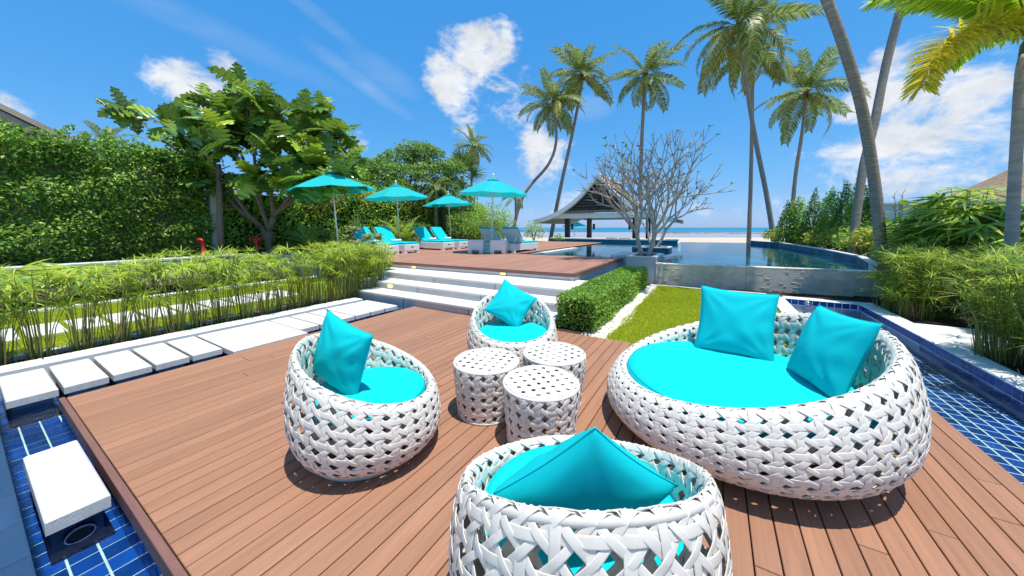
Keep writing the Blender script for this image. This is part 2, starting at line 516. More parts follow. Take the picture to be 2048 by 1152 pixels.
M["l_stem"] = leaf_mat("papyrus_stem", [(0.180, 0.240, 0.030), (0.240, 0.300, 0.045), (0.300, 0.300, 0.075), (0.150, 0.210, 0.030)], .15)
M["l_dry"] = leaf_mat("dry_papyrus_base", [(0.336, 0.210, 0.084), (0.448, 0.280, 0.126), (0.238, 0.168, 0.070)], .2)
M["l_coco"] = leaf_mat("coconut_leaflet", [(0.071, 0.144, 0.031), (0.107, 0.193, 0.034), (0.158, 0.251, 0.042), (0.267, 0.328, 0.067), (0.390, 0.405, 0.154)], .30, .40, .32)
M["l_cocoy"] = leaf_mat("old_coconut_leaflet", [(0.205, 0.227, 0.040), (0.293, 0.308, 0.048), (0.380, 0.358, 0.098), (0.131, 0.195, 0.033)], .30, .40, .32)
M["crown_fibre"] = mat("crown_fibre", (.10, .075, .035), .9, .05, .3, 6)
M["l_rachis"] = mat("frond_rib", (.22, .20, .06), .5, .3, .1, 4)
M["l_fox"] = leaf_mat("foxtail_leaflet_yellow", [(0.547, 0.547, 0.036), (0.765, 0.656, 0.036), (0.800, 0.729, 0.055), (0.401, 0.437, 0.036), (0.656, 0.547, 0.109)], .5, .4, .3)
M["l_foxg"] = leaf_mat("foxtail_leaflet_green", [(0.319, 0.489, 0.049), (0.489, 0.661, 0.061), (0.686, 0.783, 0.073), (0.244, 0.392, 0.045)], .42, .35, .4)
M["l_lady"] = leaf_mat("lady_palm_blade", [(0.151, 0.288, 0.039), (0.252, 0.408, 0.048), (0.378, 0.527, 0.073), (0.554, 0.647, 0.120), (0.113, 0.227, 0.033)], .35, .35, .45)
M["l_spiky"] = leaf_mat("spiky_leaf", [(0.064, 0.134, 0.029), (0.108, 0.198, 0.046), (0.162, 0.270, 0.054), (0.252, 0.342, 0.090)], .3, .4, .4)
M["l_fresh"] = leaf_mat("fresh_leaf", [(.16, .26, .03), (.22, .30, .05), (.12, .22, .03)], .4)
M["l_rust"] = leaf_mat("rusty_rosette_leaf", [(0.190, 0.297, 0.066), (0.261, 0.316, 0.111), (0.142, 0.297, 0.056), (0.308, 0.297, 0.149)], .35)
M["petal"] = mat("white_petal", (.82, .80, .70), .6, .3, .04, 20)
M["grass"] = leaf_mat("grass_blade", [(.34, .42, .022), (.42, .48, .028), (.50, .52, .04), (.28, .37, .018)], .4, .5, .2)
M["w_chan"] = water_mat("channel_water", (.80, .93, .98), 7.0, .16)
M["w_pool"] = water_mat("pool_water", (.40, .78, .90), 2.2, .05, murk=.22, murk_col=(.012, .20, .28))
M["w_sea"] = None


def emis_mat(name, col, s):
    m, nt, N, L, P = mat_new(name)
    P.inputs["Base Color"].default_value = (*col, 1)
    P.inputs["Emission Color"].default_value = (*col, 1)
    P.inputs["Emission Strength"].default_value = s
    return m


M["glow"] = emis_mat("step_lamp_glass", (1.0, .72, .28), .8)


def canopy_mat():
    m, nt, N, L, P = mat_new("parasol_cloth")
    P.inputs["Base Color"].default_value = (.004, .56, .58, 1); P.inputs["Roughness"].default_value = .8
    tr = N.new("ShaderNodeBsdfTranslucent"); tr.inputs[0].default_value = (.004, .55, .58, 1)
    ms = N.new("ShaderNodeMixShader"); ms.inputs[0].default_value = .32
    L.new(P.outputs[0], ms.inputs[1]); L.new(tr.outputs[0], ms.inputs[2]); L.new(ms.outputs[0], N["Material Output"].inputs[0])
    return m


M["canopy"] = canopy_mat()


def sea_mat():
    m, nt, N, L, P = mat_new("sea_water")
    P.inputs["Base Color"].default_value = (.012, .30, .42, 1)
    P.inputs["Roughness"].default_value = .35
    P.inputs["Specular IOR Level"].default_value = .3
    tc = N.new("ShaderNodeTexCoord")
    mp = N.new("ShaderNodeMapping"); mp.inputs["Rotation"].default_value = (0, 0, YAW); mp.inputs["Scale"].default_value = (.004, .02, 1)
    L.new(tc.outputs["Object"], mp.inputs["Vector"])
    nz = N.new("ShaderNodeTexNoise"); nz.inputs["Scale"].default_value = 1.0; nz.inputs["Detail"].default_value = 5
    L.new(mp.outputs[0], nz.inputs["Vector"])
    rp = ramp_node(N, [(.3, (.004, .10, .19)), (.5, (.006, .17, .27)), (.7, (.02, .26, .33))])
    L.new(nz.outputs[0], rp.inputs[0]); L.new(rp.outputs[0], P.inputs["Base Color"])
    b = N.new("ShaderNodeBump"); b.inputs["Strength"].default_value = .3
    n2 = N.new("ShaderNodeTexNoise"); n2.inputs["Scale"].default_value = 1.2
    L.new(tc.outputs["Object"], n2.inputs["Vector"]); L.new(n2.outputs[0], b.inputs["Height"]); L.new(b.outputs[0], P.inputs["Normal"])
    return m


M["w_sea"] = sea_mat()
# ------------------------------------------------------------------ setting: land, sea, pool, terraces
def sheet(name, pts, z, m, kind="structure"):
    me = bpy.data.meshes.new(name)
    me.from_pydata([(p[0], p[1], z) for p in pts], [], [tuple(range(len(pts)))])
    me.materials.append(m)
    return tag(link(name, me), kind=kind)


ORG[0] = Vector((0, 0, 0))
sheet("seabed_ground", [V(-7000, -400), V(7000, -400), V(7000, 8000), V(-7000, 8000)], -1.6, M["sand"])
sheet("beach_sand", [V(-400, 20), V(400, 20), V(400, 82), V(200, 80), V(90, 83), V(20, 79), V(-60, 82), V(-400, 80)], -.80, M["sand"])
sheet("tidal_flat_water", [V(-500, 60), V(500, 60), V(500, 190), V(-500, 190)], -.806, M["flat"])
sheet("sea_water", [V(-6500, 172), V(6500, 172), V(6500, 7500), V(-6500, 7500)], -.80, M["w_sea"])
sheet("garden_ground", [(-40, -12), (16, -12), (16, 24), (5, 31), (-12, 31), (-40, 31)], -.36, M["ground"])


def struct(name, mb, m, smooth=False):
    ORG[0] = Vector((0, 0, 0))
    return tag(mb.build(name, m, None, smooth), kind="structure")


def root_struct(name):
    o = thing(name, None, None, (0, 0, 0)); o["kind"] = "structure"
    return o


# reef strip showing at low tide
mb = MB()
for i in range(46):
    lat, dep = random.uniform(60, 150), random.uniform(128, 168)
    c = V(lat, dep); a, b, h = random.uniform(2, 7), random.uniform(.8, 2), random.uniform(.05, .28)
    mb.lathe([(0.01, -.9)] and [(1.0, -.85), (.8, -.8 + h * .7), (.35, -.8 + h), (.02, -.8 + h)], 7)
    n = 28
    for k in range(len(mb.v) - n, len(mb.v)):
        p = mb.v[k]
        q = V(p[0] * a, p[1] * b)
        mb.v[k] = (c.x + q.x, c.y + q.y, p[2])
tag(struct("reef_rocks", mb, M["rock"], True), kind="stuff")


# --- main deck
def plank_mesh(m, length, w, t, key, cache={}):
    k = (key, round(length, 2))
    if k not in cache:
        b = MB(); b.box(-w / 2, w / 2, 0, length, -t, 0, .003)
        cache[k] = b.mesh("plank", m, org=(0, 0, 0))
    return cache[k]


deck = root_struct("deck")
mb = MB(); mb.box(-5.17, 1.67, .52, 4.78, -.24, -.034)
mb.build("deck_frame", M["under"], deck)
pitch = (1.70 + 5.20) / 60
for i in range(60):
    x = -5.20 + pitch * (i + .5)
    y0, y1 = .505, 4.805
    cuts = [y0]
    j = round(random.uniform(1.2, 3.6), 1)
    cuts += [j] if random.random() < .8 else []
    cuts.append(y1)
    for a, b in zip(cuts[:-1], cuts[1:]):
        ln = round(b - a - (.003 if b < y1 else 0), 2)
        link("plank", plank_mesh(M["plank"], ln, pitch - .007, .026, "d"), deck, (x, a, random.uniform(-.0008, .0006)))
for a, b in ((-5.22, -3.55), (-3.545, -1.7), (-1.695, .1), (.105, 1.70)):
    mb = MB(); mb.box(a, b, .462, .498, -.085, .004, .003); mb.build("fascia_board", M["fascia"], deck)
mb = MB(); mb.box(-5.20, 1.7, .475, .515, -.27, -.087); mb.build("deck_side_wall", M["grout"], deck)

TILE = {}


def tile_obj(parent, m, size, loc, axis):
    """one glazed tile, its face along axis"""
    k = (m.name, size, axis)
    if k not in TILE:
        w, h, t = size
        b = MB()
        if axis == "z": b.box(-w / 2, w / 2, -h / 2, h / 2, -t, 0, .0015)
        elif axis == "x": b.box(-t, 0, -w / 2, w / 2, -h / 2, h / 2)
        elif axis == "-x": b.box(0, t, -w / 2, w / 2, -h / 2, h / 2)
        elif axis == "-y": b.box(-w / 2, w / 2, 0, t, -h / 2, h / 2)
        TILE[k] = b.mesh("tile", m, org=(0, 0, 0))
    return link("tile", TILE[k], parent, loc)


for i in range(30):
    for z in (-.115, -.205):
        tile_obj(deck, M["tile"], (.108, .082, .006), (-5.14 + .117 * i, .470, z), "-y")

# --- water channel round the deck
chan = root_struct("channel_floor")
mb = MB(); mb.box(-6.60, -1.0, .10, .50, -.34, -.256); mb.box(-6.60, -5.18, .50, 4.85, -.34, -.256)
mb.build("grout_bed", M["grout"], chan)
n = 0
for i in range(40):
    for j in range(3):
        tile_obj(chan, M["tile"], (.116, .103, .005), (-6.53 + .1245 * i, .20 + .113 * j, -.2525 + random.uniform(-.0006, .0006)), "z")
for i in range(11):
    for j in range(16):
        tile_obj(chan, M["tile"], (.116, .103, .005), (-6.53 + .1245 * i, .54 + .113 * j, -.2525), "z")
mb = MB()
for i in range(11):
    for j in range(16, 38):
        x, y = -6.53 + .1245 * i, .54 + .113 * j
        mb.box(x - .058, x + .058, y - .051, y + .051, -.257, -.2525)
tag(mb.build("far_tiles", M["tile"], chan), kind="stuff")
struct("channel_water", MB().add([(-6.58, .14, -.105), (-1.0, .14, -.105), (-1.0, .474, -.105), (-6.58, .474, -.105)], [(0, 1, 2, 3)]), M["w_chan"])
struct("side_channel_water", MB().add([(-6.58, .4745, -.105), (-5.19, .4745, -.105), (-5.19, 4.8, -.105), (-6.58, 4.8, -.105)], [(0, 1, 2, 3)]), M["w_chan"])

chan2 = root_struct("lower_channel_floor")
mb = MB(); mb.box(1.30, 2.62, .2, 9.55, -.34, -.256); mb.build("grout_bed", M["grout"], chan2)
cells = [(1.70 + .0625 + .113 * i, 2.0 + .1245 * j) for j in range(61) for i in range(8)] + [(1.38 + .055 + .113 * i, 4.9 + .1245 * j) for j in range(37) for i in range(3)]
cells.sort(key=lambda c: (c[1] - 3.2 if c[1] > 3.2 else 40))
far = MB()
for k, (x, y) in enumerate(cells):
    if k < 300:
        tile_obj(chan2, M["tile"], (.097, .108, .005), (x, y, -.2525 + random.uniform(-.0006, .0006)), "z")
    else:
        far.box(x - .048, x + .048, y - .054, y + .054, -.257, -.2525)
tag(far.build("far_tiles", M["tile"], chan2), kind="stuff")
struct("lower_channel_water", MB().add([(1.70, .3, -.10), (2.59, .3, -.10), (2.59, 4.82, -.10), (1.70, 4.82, -.10)], [(0, 1, 2, 3)]).add(
    [(1.39, 4.8205, -.10), (2.59, 4.8205, -.10), (2.59, 9.5, -.10), (1.39, 9.5, -.10)], [(0, 1, 2, 3)]), M["w_chan"])

# --- copings and curbs
def coping_run(name, m, x0, x1, y0, y1, z0, z1, step, along="y", jit=.002):
    o = root_struct(name)
    a, b = (y0, y1) if along == "y" else (x0, x1)
    n = max(1, round((b - a) / step)); d = (b - a) / n
    for i in range(n):
        p, q = a + i * d + .0015, a + (i + 1) * d - .0015
        k = MB()
        zz = z1 + random.uniform(-jit, jit)
        if along == "y": k.box(x0, x1, p, q, z0, zz, .006)
        else: k.box(p, q, y0, y1, z0, zz, .006)
        k.build("slab", m, o)
    return o


coping_run("front_coping", M["shade_cop"], -6.6, -.6, -.30, .14, -.30, -.012, .37, "x", .003)
coping_run("terrace_paving", M["white_stone"], -9, 4, -3.2, -.304, -.30, -.014, .9, "x", .001)
coping_run("left_coping", M["coping"], -6.90, -6.585, .10, 4.62, -.26, .032, 1.1)
coping_run("bed_curb", M["coping"], -7.42, -7.30, -.5, 6.0, -.2, .02, 1.4)
coping_run("lawn_curb", M["coping"], -11.12, -10.95, -1.5, 6.2, -.2, .04, 1.2)
cr = coping_run("right_curb", M["coping"], 2.60, 2.86, 1.2, 9.80, -.30, .032, .9)
for j in range(64):
    for z in (-.036, -.150):
        if z > -.1 or j < 40:
            tile_obj(cr, M["tile"], (.112, .104, .006), (2.5985, 2.5 + .118 * j, z), "-x")
coping_run("lawn_side_coping", M["coping"], 1.12, 1.38, 4.86, 9.62, -.30, .034, 1.0)
fc = coping_run("far_channel_coping", M["coping"], 1.385, 2.595, 9.52, 9.82, -.30, .030, .6, "x")
for i in range(10):
    tile_obj(fc, M["tile"], (.104, .104, .006), (1.45 + .118 * i, 9.518, -.036), "-y")
coping_run("lawn_edge_strip", M["white_stone"], -1.50, 1.12, 10.02, 10.09, -.1, .012, .9, "x")
coping_run("bed_paver", M["coping"], 2.865, 3.55, 6.75, 8.1, -.1, .030, .68)

# --- beds, lawns, gravel
struct("left_bed_soil", MB().box(-7.30, -6.90, -.6, 6.3, -.3, -.03), M["soil"])
struct("left_shrub_soil", MB().box(-14.72, -11.12, -3, 6.2, -.3, -.02), M["soil"])
struct("right_bed_soil", MB().box(2.86, 12, 1.0, 16.0, -.3, -.005), M["soil"])
struct("hedge_bed_soil", MB().box(-2.50, -1.55, 4.83, 10.3, -.3, -.01), M["soil"])
lawn = struct("lawn", MB().box(-1.29, 1.12, 4.83, 10.02, -.3, -.012), M["lawn"])
lawn2 = struct("side_lawn", MB().box(-10.95, -7.42, -1.5, 6.2, -.3, -.012), M["lawn"])
struct("gravel_bed", MB().box(-1.55, -1.29, 4.83, 10.02, -.3, -.022), M["pebble"])
struct("wall_foot_gravel", MB().box(-1.5, 3.1, 10.09, 10.9, -.3, -.03), M["soil"])
P = []
mb = MB()
for i in range(2300):
    x, y = random.uniform(-1.62, -1.27) + .02 * math.sin(i), random.uniform(4.83, 10.0)
    x += .05 * math.sin(y * 2.3)
    s = random.uniform(.010, .021); a = random.uniform(0, 6.28); q = random.uniform(.6, .95); z = -.02 + random.uniform(0, .012)
    c, sn = math.cos(a), math.sin(a)
    pts = [(0, 0, s * .75), (s, 0, .1 * s), (0, s * q, 0), (-s, 0, .1 * s), (0, -s * q, 0), (.5 * s, .5 * s * q, .5 * s), (-.5 * s, .5 * s * q, .5 * s), (-.5 * s, -.5 * s * q, .5 * s), (.5 * s, -.5 * s * q, .5 * s)]
    mb.add([(x + p[0] * c - p[1] * sn, y + p[0] * sn + p[1] * c, z + p[2]) for p in pts],
           [(0, 8, 5), (0, 5, 6), (0, 6, 7), (0, 7, 8), (1, 5, 8), (2, 6, 5), (3, 7, 6), (4, 8, 7), (1, 2, 5), (2, 3, 6), (3, 4, 7), (4, 1, 8)])
tag(link("white_gravel", mb.mesh("white_gravel", M["pebble"], True, (0, 0, 0))), kind="stuff")


def grass(name, x0, x1, y0, y1, n, h=.035):
    P = np.column_stack([rng.uniform(x0, x1, n), rng.uniform(y0, y1, n), np.full(n, -.014)])
    P[:, 0] += .02 * np.sin(P[:, 1] * 6)
    a = rng.uniform(0, 2 * np.pi, n); hh = h * rng.uniform(.5, 1.2, n) * (1 + .25 * wave3(P, 1.4, 3))
    w = rng.uniform(.003, .0055, n)
    side = np.column_stack([np.cos(a), np.sin(a), np.zeros(n)]) * w[:, None]
    lean = np.column_stack([rng.normal(0, .5, n), rng.normal(0, .5, n), np.ones(n)]) * hh[:, None]
    Vv = np.stack([P - side, P + side, P + lean], 1).reshape(-1, 3)
    F = np.arange(3 * n).reshape(-1, 3)
    return tag(link(name, mesh_np(name, Vv, F, M["grass"])), kind="stuff")


grass("lawn_grass", -1.31, 1.13, 4.84, 10.02, 90000)
grass("side_lawn_grass", -10.95, -7.42, .1, 6.0, 70000, .04)

# --- stairs and upper terrace
UP = .62
stairs = root_struct("stairs")
SL = [(4.82, .155, -7.26), (5.28, .31, -7.62), (5.78, .465, -7.92)]
for k, (y, z, xl) in enumerate(SL):
    yn = SL[k + 1][0] if k < 2 else 6.95
    zb = SL[k - 1][1] if k else -.25
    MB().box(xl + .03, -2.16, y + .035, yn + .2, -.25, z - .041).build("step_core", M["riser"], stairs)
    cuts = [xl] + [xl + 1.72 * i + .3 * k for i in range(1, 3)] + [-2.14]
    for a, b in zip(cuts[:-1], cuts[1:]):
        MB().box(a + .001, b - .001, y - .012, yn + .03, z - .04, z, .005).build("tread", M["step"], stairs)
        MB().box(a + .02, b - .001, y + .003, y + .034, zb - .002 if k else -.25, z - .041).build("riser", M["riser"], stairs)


def yfront(x): return 6.45 + .05 * (x + 8.69)


up = root_struct("upper_deck")
mb = MB()
mb.prism([(-13.0, yfront(-13) + .05), (-2.60, yfront(-2.6) + .05), (-2.60, 11.12), (-6.0, 11.12), (-6.0, 15.4), (-6.3, 15.4), (-6.3, 22), (-13.0, 22)], -.3, UP - .034)
mb.build("deck_frame", M["under"], up)
x = -12.95
while x < -2.56:
    y0 = yfront(x) + .012
    y1 = 22.0 if x < -6.32 else (11.14 if x > -5.85 else 11.14)
    if x < -6.32:
        cuts = [y0, round(y0 + random.uniform(2.2, 4.0), 1), round(y0 + random.uniform(6.5, 8.5), 1), y1]
    else:
        cuts = [y0, round(y0 + random.uniform(1.5, 3), 1), y1] if random.random() < .6 else [y0, y1]
    for a, b in zip(cuts[:-1], cuts[1:]):
        link("plank", plank_mesh(M["plank_up"], b - a - .003, .122, .026, "u"), up, (x, a, UP + random.uniform(-.0008, .0006)))
    x += .129
for a, b in ((-13.0, -10.6), (-10.6, -8.1), (-8.1, -5.3), (-5.3, -2.49)):
    p = [(a, yfront(a) - .022), (b - .002, yfront(b) - .022), (b - .002, yfront(b) + .010), (a, yfront(a) + .010)]
    MB().prism(p, UP - .072, UP + .004).build("fascia_board", M["fascia"], up)
for a, b in ((6.775, 9.0), (9.0, 11.16)):
    MB().box(-2.525, -2.492, a, b - .002, UP - .072, UP + .004).build("fascia_board", M["fascia"], up)
MB().prism([(-8.7, yfront(-8.7) + .03), (-2.56, yfront(-2.56) + .03), (-2.56, yfront(-2.56) + .07), (-8.7, yfront(-8.7) + .07)], .467, UP - .074).build("riser", M["step"], up)
MB().prism([(-13, yfront(-13) + .03), (-8.705, yfront(-8.7) + .03), (-8.705, yfront(-8.7) + .07), (-13, yfront(-13) + .07)], -.25, UP - .074).build("side_wall", M["step"], up)
for a, b in ((6.84, 8.3), (8.3, 9.8), (9.8, 11.2)):
    MB().box(-2.565, -2.535, a, b - .003, -.2, UP - .074).build("side_wall", M["step"], up)

# --- pool
pool = [(-5.90, 11.2), (-2.9, 11.2), (-2.9, 12.6), (-1.4, 12.6), (-1.4, 10.52), (3.15, 11.15), (3.55, 13.4), (3.55, 17.0), (3.3, 20.4), (3.05, 23.6), (2.0, 25.6), (2.1, 27.6), (-2.0, 26.6), (-2.0, 23.62), (-10.7, 23.62), (-10.7, 15.6), (-5.9, 15.6)]
struct("pool_floor", MB().prism(pool, -.34, -.32), M["pooltile"])
struct("pool_water", MB().add([(p[0], p[1], .572) for p in pool], [tuple(range(len(pool)))]), M["w_pool"])
pe = root_struct("pool_edge")


def edge(a, b, w, z0, z1, m, name="coping_slab", step=1.0):
    """straight run of coping slabs from a to b, w wide to the right of the line"""
    a, b = Vector((a[0], a[1], 0)), Vector((b[0], b[1], 0))
    t = (b - a); L_ = t.length; t.normalize(); s = Vector((t.y, -t.x, 0)) * w
    n = max(1, round(L_ / step))
    for i in range(n):
        p, q = a + t * (L_ * i / n + .0015), a + t * (L_ * (i + 1) / n - .0015)
        MB().prism([p + s, q + s, q, p], z0, z1 + random.uniform(-.001, .001)).build(name, m, pe)


edge((-5.90, 15.58), (-5.90, 11.17), -.30, .40, .632, M["white_stone"])
edge((-2.90, 11.17), (-2.90, 12.9), .42, -.2, .70, M["white_stone"])
right = [(3.15, 11.15), (3.55, 13.4), (3.55, 17.0), (3.3, 20.4), (3.05, 23.6), (2.0, 25.6), (2.1, 27.6)]
for a, b in zip(right[:-1], right[1:]):
    edge(a, b, .15, -.2, .79, M["white_stone"])
# tiled pool walls: each run is a row of tiles
for a, b in zip(right[:-1], right[1:]):
    a, b = Vector((*a, 0)), Vector((*b, 0)); t = b - a; L_ = t.length; t.normalize(); nrm = Vector((-t.y, t.x, 0))
    m_ = int(L_ / .26)
    for i in range(m_):
        p, q = a + t * (L_ * i / m_ + .008), a + t * (L_ * (i + 1) / m_ - .008)
        MB().prism([p + nrm * .012, p - nrm * .01, q - nrm * .01, q + nrm * .012][::-1], .45, .755).build("tile", M["pooltile_dk"], pe)
MB().prism([(2.1, 27.6), (2.1, 27.75), (-2.0, 26.75), (-2.0, 26.6)], -.3, .566).build("overflow_edge", M["pooltile_dk"], pe)
mb = MB()
mb.box(-5.93, -5.88, 11.21, 15.58, -.3, .39)
mb.build("pool_side", M["pooltile_dk"], pe)

# far counter of the pool bar
bar = root_struct("pool_bar_counter")
MB().box(-10.7, -2.0, 23.70, 24.25, -.3, .745).build("counter_wall", M["pooltile_dk"], bar)
for i in range(8):
    MB().box(-10.75 + 1.1 * i, -9.652 + 1.1 * i, 23.60, 24.4, .75, .83, .01).build("counter_slab", M["white_stone"], bar)

# planters in the pool for the frangipani
def planter(name, x0, x1, y0, y1, top, label, m):
    o = thing(name, label, "planter", ((x0 + x1) / 2, (y0 + y1) / 2, 0))
    MB().box(x0, x1, y0, y1, -.3, top - .045).build("planter_wall", m, o)
    w = .14
    for a in ((x0 - .02, x1 + .02, y0 - .02, y0 + w), (x0 - .02, x1 + .02, y1 - w, y1 + .02), (x0 - .02, x0 + w, y0 + w, y1 - w), (x1 - w, x1 + .02, y0 + w, y1 - w)):
        MB().box(*a, top - .044, top, .008).build("rim_slab", M["white_stone"], o)
    MB().box(x0 + w, x1 - w, y0 + w, y1 - w, top - .043, top - .02).build("soil", M["soil"], o)
    return o


planter("tree_planter", -2.22, -1.40, 10.30, 11.95, .77, "grey rendered planter box with white rim at the end of the stone wall", M["planterstone"])
planter("tree_planter", -2.95, -1.65, 15.9, 17.1, .74, "low tiled planter standing in the pool behind the grey planter", M["pooltile_dk"])

# --- slate wall holding the pool
rz = math.atan(.147)
wall = thing("stone_wall", "grey slate clad pool wall with small pale ledge stones behind the lawn", "wall", (-1.395, 10.28, 0), rz)
L_ = 6.0
MB().box(0, L_, .03, .28, -.3, .555).build("wall_core", M["wallstone"], wall)
for a, b in ((0, 2.16), (2.16, 3.28), (3.28, 4.62), (4.62, 6.0)):
    MB().box(a + .004, b - .004, 0, .029, -.04, .556).build("panel", M["wallstone"], wall)
for i in range(6):
    MB().box(i * 1.0 + .001, (i + 1) * 1.0 - .001, -.002, .285, .557, .586, .004).build("coping_slab", M["chip"], wall)
for i in range(120):
    x_, z_ = random.uniform(.08, L_ - .1), random.uniform(.0, .50)
    if x_ > 2.2 and random.random() < .3: continue
    w_, h_, d_ = random.uniform(.025, .07), random.uniform(.005, .010), random.uniform(.003, .006)
    b = MB(); b.bar((x_ - w_, -.002, z_), (x_ + w_, -.002, z_ + random.uniform(-.006, .006)), d_ * 2, h_)
    b.build("ledge_stone", M["chip"], wall)

# --- low garden walls on the left
gw = thing("retaining_wall", "low pale garden wall with flat coping behind the shrubs at far left", "wall", (-14.85, 1, 0))
MB().box(-14.98, -14.74, -4, 4.7, -.3, .57).build("wall_face", M["white_wall"], gw)
for i in range(7):
    MB().box(-15.02, -14.70, -4 + 1.243 * i, -4 + 1.243 * (i + 1) - .003, .571, .63, .01).build("coping_slab", M["coping"], gw)
pw = thing("planter_wall", "blue grey rendered planter wall under the broad-leaved tree", "wall", (-13.7, 5.6, 0))
MB().prism([(-15.0, 4.72), (-12.45, 6.15), (-12.60, 6.42), (-15.0, 5.05)], -.3, .60).build("wall_face", M["bluegrey"], pw)
MB().prism([(-15.04, 4.66), (-12.40, 6.13), (-12.58, 6.46), (-15.04, 5.09)], .601, .64).build("coping_slab", M["coping"], pw)
struct("raised_bed_soil", MB().prism([(-15.0, 5.06), (-13.02, 6.2), (-13.02, 24), (-22, 24), (-22, -4), (-14.99, -4)], -.3, .56), M["soil"])


# --- stepping stones
def stepping(name, x0, x1, y0, y1, z1, th, label, group, plinth=True):
    o = thing(name, label, "stepping stone", ((x0 + x1) / 2, (y0 + y1) / 2, z1 - th), 0, group)
    MB().box(x0, x1, y0, y1, z1 - th, z1, .010).build("slab", M["white_stone"], o)
    if plinth:
        MB().box(x0 + .07, x1 - .075, y0 + .03, y1 - .03, -.254, z1 - th - .001).build("plinth", M["grout_dk"], o)
        n = max(2, round((y1 - y0 - .06) / .117))
        d = (y1 - y0 - .06) / n
        for i in range(n):
            for z in (-.118, -.208):
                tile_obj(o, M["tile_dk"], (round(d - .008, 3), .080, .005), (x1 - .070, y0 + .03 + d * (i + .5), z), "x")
    return o


row = [(.20 + .32 * i, .20 + .32 * i + .288) for i in range(5)]
for i, (a, b) in enumerate(row):
    stepping("stepping_stone", -6.42, -5.46, a, b, .030 + random.uniform(-.002, .002), .075,
             ["white stepping stone at the outer corner of the deck, first of the row", "second white stepping stone from the deck's outer corner",
              "middle one of the five white stepping stones before the wide slab", "fourth white stepping stone, one away from the wide slab",
              "white stepping stone touching the near side of the wide slab"][i], "white stepping stones along the channel")
o = thing("bridge_slab", "wide white slab bridging the channel beside the deck", "slab", (-5.9, 2.24, 0))
MB().box(-6.42, -5.475, 1.80, 2.715, -.045, .030, .010).build("slab", M["white_stone"], o)
MB().box(-5.470, -5.21, 1.80, 2.715, -.045, .028, .010).build("slab", M["white_stone"], o)
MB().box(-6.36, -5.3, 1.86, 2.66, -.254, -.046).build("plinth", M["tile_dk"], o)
names2 = ["white stepping stone next to the far side of the wide slab", "second white stepping stone beyond the wide slab", "third white stepping stone beyond the wide slab",
          "third white stepping stone counted back from the stairs", "last white stepping stone but one before the stairs", "white stepping stone at the foot of the stairs"]
for i in range(6):
    stepping("stepping_stone", -6.42, -5.46, 2.735 + .317 * i, 2.735 + .317 * i + .288, .030 + random.uniform(-.002, .002), .075, names2[i], "white stepping stones along the channel")
# the single stone in the front channel: its plinth faces the deck corner
o = thing("stepping_stone", "single white stepping stone in the front channel with a lamp on its plinth", "stepping stone", (-3.5, .3, 0), 0, "white stepping stones along the channel")
MB().box(-4.02, -3.02, .195, .425, -.050, .030, .010).build("slab", M["white_stone"], o)
MB().box(-3.93, -3.11, .215, .405, -.254, -.051).build("plinth", M["grout_dk"], o)
for j in range(2):
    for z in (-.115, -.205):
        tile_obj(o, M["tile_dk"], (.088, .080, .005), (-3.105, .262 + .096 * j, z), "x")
o = thing("underwater_lamp", "round steel rimmed lamp under the single stone in the channel", "lamp", (-3.10, .315, -.16))
b = MB(); b.tube([(-3.092, .315 + .056 * math.cos(t), -.165 + .040 * math.sin(t)) for t in np.linspace(0, 2 * math.pi, 25)], .0065, 6, False); b.build("rim", M["metal"], o, True)
b = MB(); b.add([(-3.097, .315 + .054 * math.cos(t), -.165 + .038 * math.sin(t)) for t in np.linspace(0, 2 * math.pi, 21)[:-1]], [tuple(range(20))]); b.build("lens", M["dark"], o)
o = thing("underwater_lamp", "small oval lamp on the blue tiled end wall behind the sofa", "lamp", (1.78, 9.51, -.03))
b = MB(); b.tube([(1.78 + .06 * math.cos(t), 9.505, -.04 + .028 * math.sin(t)) for t in np.linspace(0, 2 * math.pi, 21)], .009, 6, False); b.build("rim", M["metal"], o, True)
b = MB(); b.tube([(1.78, 9.512, -.04), (1.78, 9.508, -.04)], .03, 14); b.build("lens", M["white_paint"], o)

for i in range(10):
    stepping("stepping_stone", -9.38, -8.42, .10 + .42 * i, .46 + .42 * i, .030, .06, ["first", "second", "third", "fourth", "fifth", "sixth", "seventh", "eighth", "ninth", "tenth"][i] + " white stepping stone of the side lawn counted from the picture's left edge", "stepping stones in the side lawn", False)

for x_, y_, z_, lab in ((-6.49, 5.281, .232, "small lit step lamp in the second stair riser at left"),
                        (-7.08, yfront(-7.08) + .029, .508, "small lit step lamp under the upper deck edge at its left end"),
                        (-4.26, yfront(-4.26) + .029, .508, "small lit step lamp under the upper deck edge above the far chair")):
    o = thing("step_lamp", lab, "lamp", (x_, y_, z_), 0, "lamps in the stair risers")
    h = .052 if z_ < .3 else .038
    b = MB()
    for q in ((-.10, .10, h - .012, h), (-.10, .10, -h, -h + .012), (-.10, -.084, -h, h), (.084, .10, -h, h)):
        b.box(x_ + q[0], x_ + q[1], y_ - .010, y_ + .004, z_ + q[2], z_ + q[3])
    b.build("frame", M["chip"], o)
    MB().box(x_ - .083, x_ + .083, y_ - .004, y_ + .003, z_ - h + .013, z_ + h - .013).build("lens", M["glow"], o)

# --- villa roof over the camera's terrace: its shade falls on the shade-tinted front coping
o = thing("terrace_roof", "flat white terrace roof on posts over the front paving", "roof", (-5, -1.6, 0))
MB().box(-8.6, -1.9, -3.0, -.06, 3.0, 3.12).build("roof_slab", M["white_paint"], o)
for x_ in (-8.2, -2.4):
    MB().box(x_ - .08, x_ + .08, -2.9, -2.74, -.02, 3.0).build("post", M["white_paint"], o)
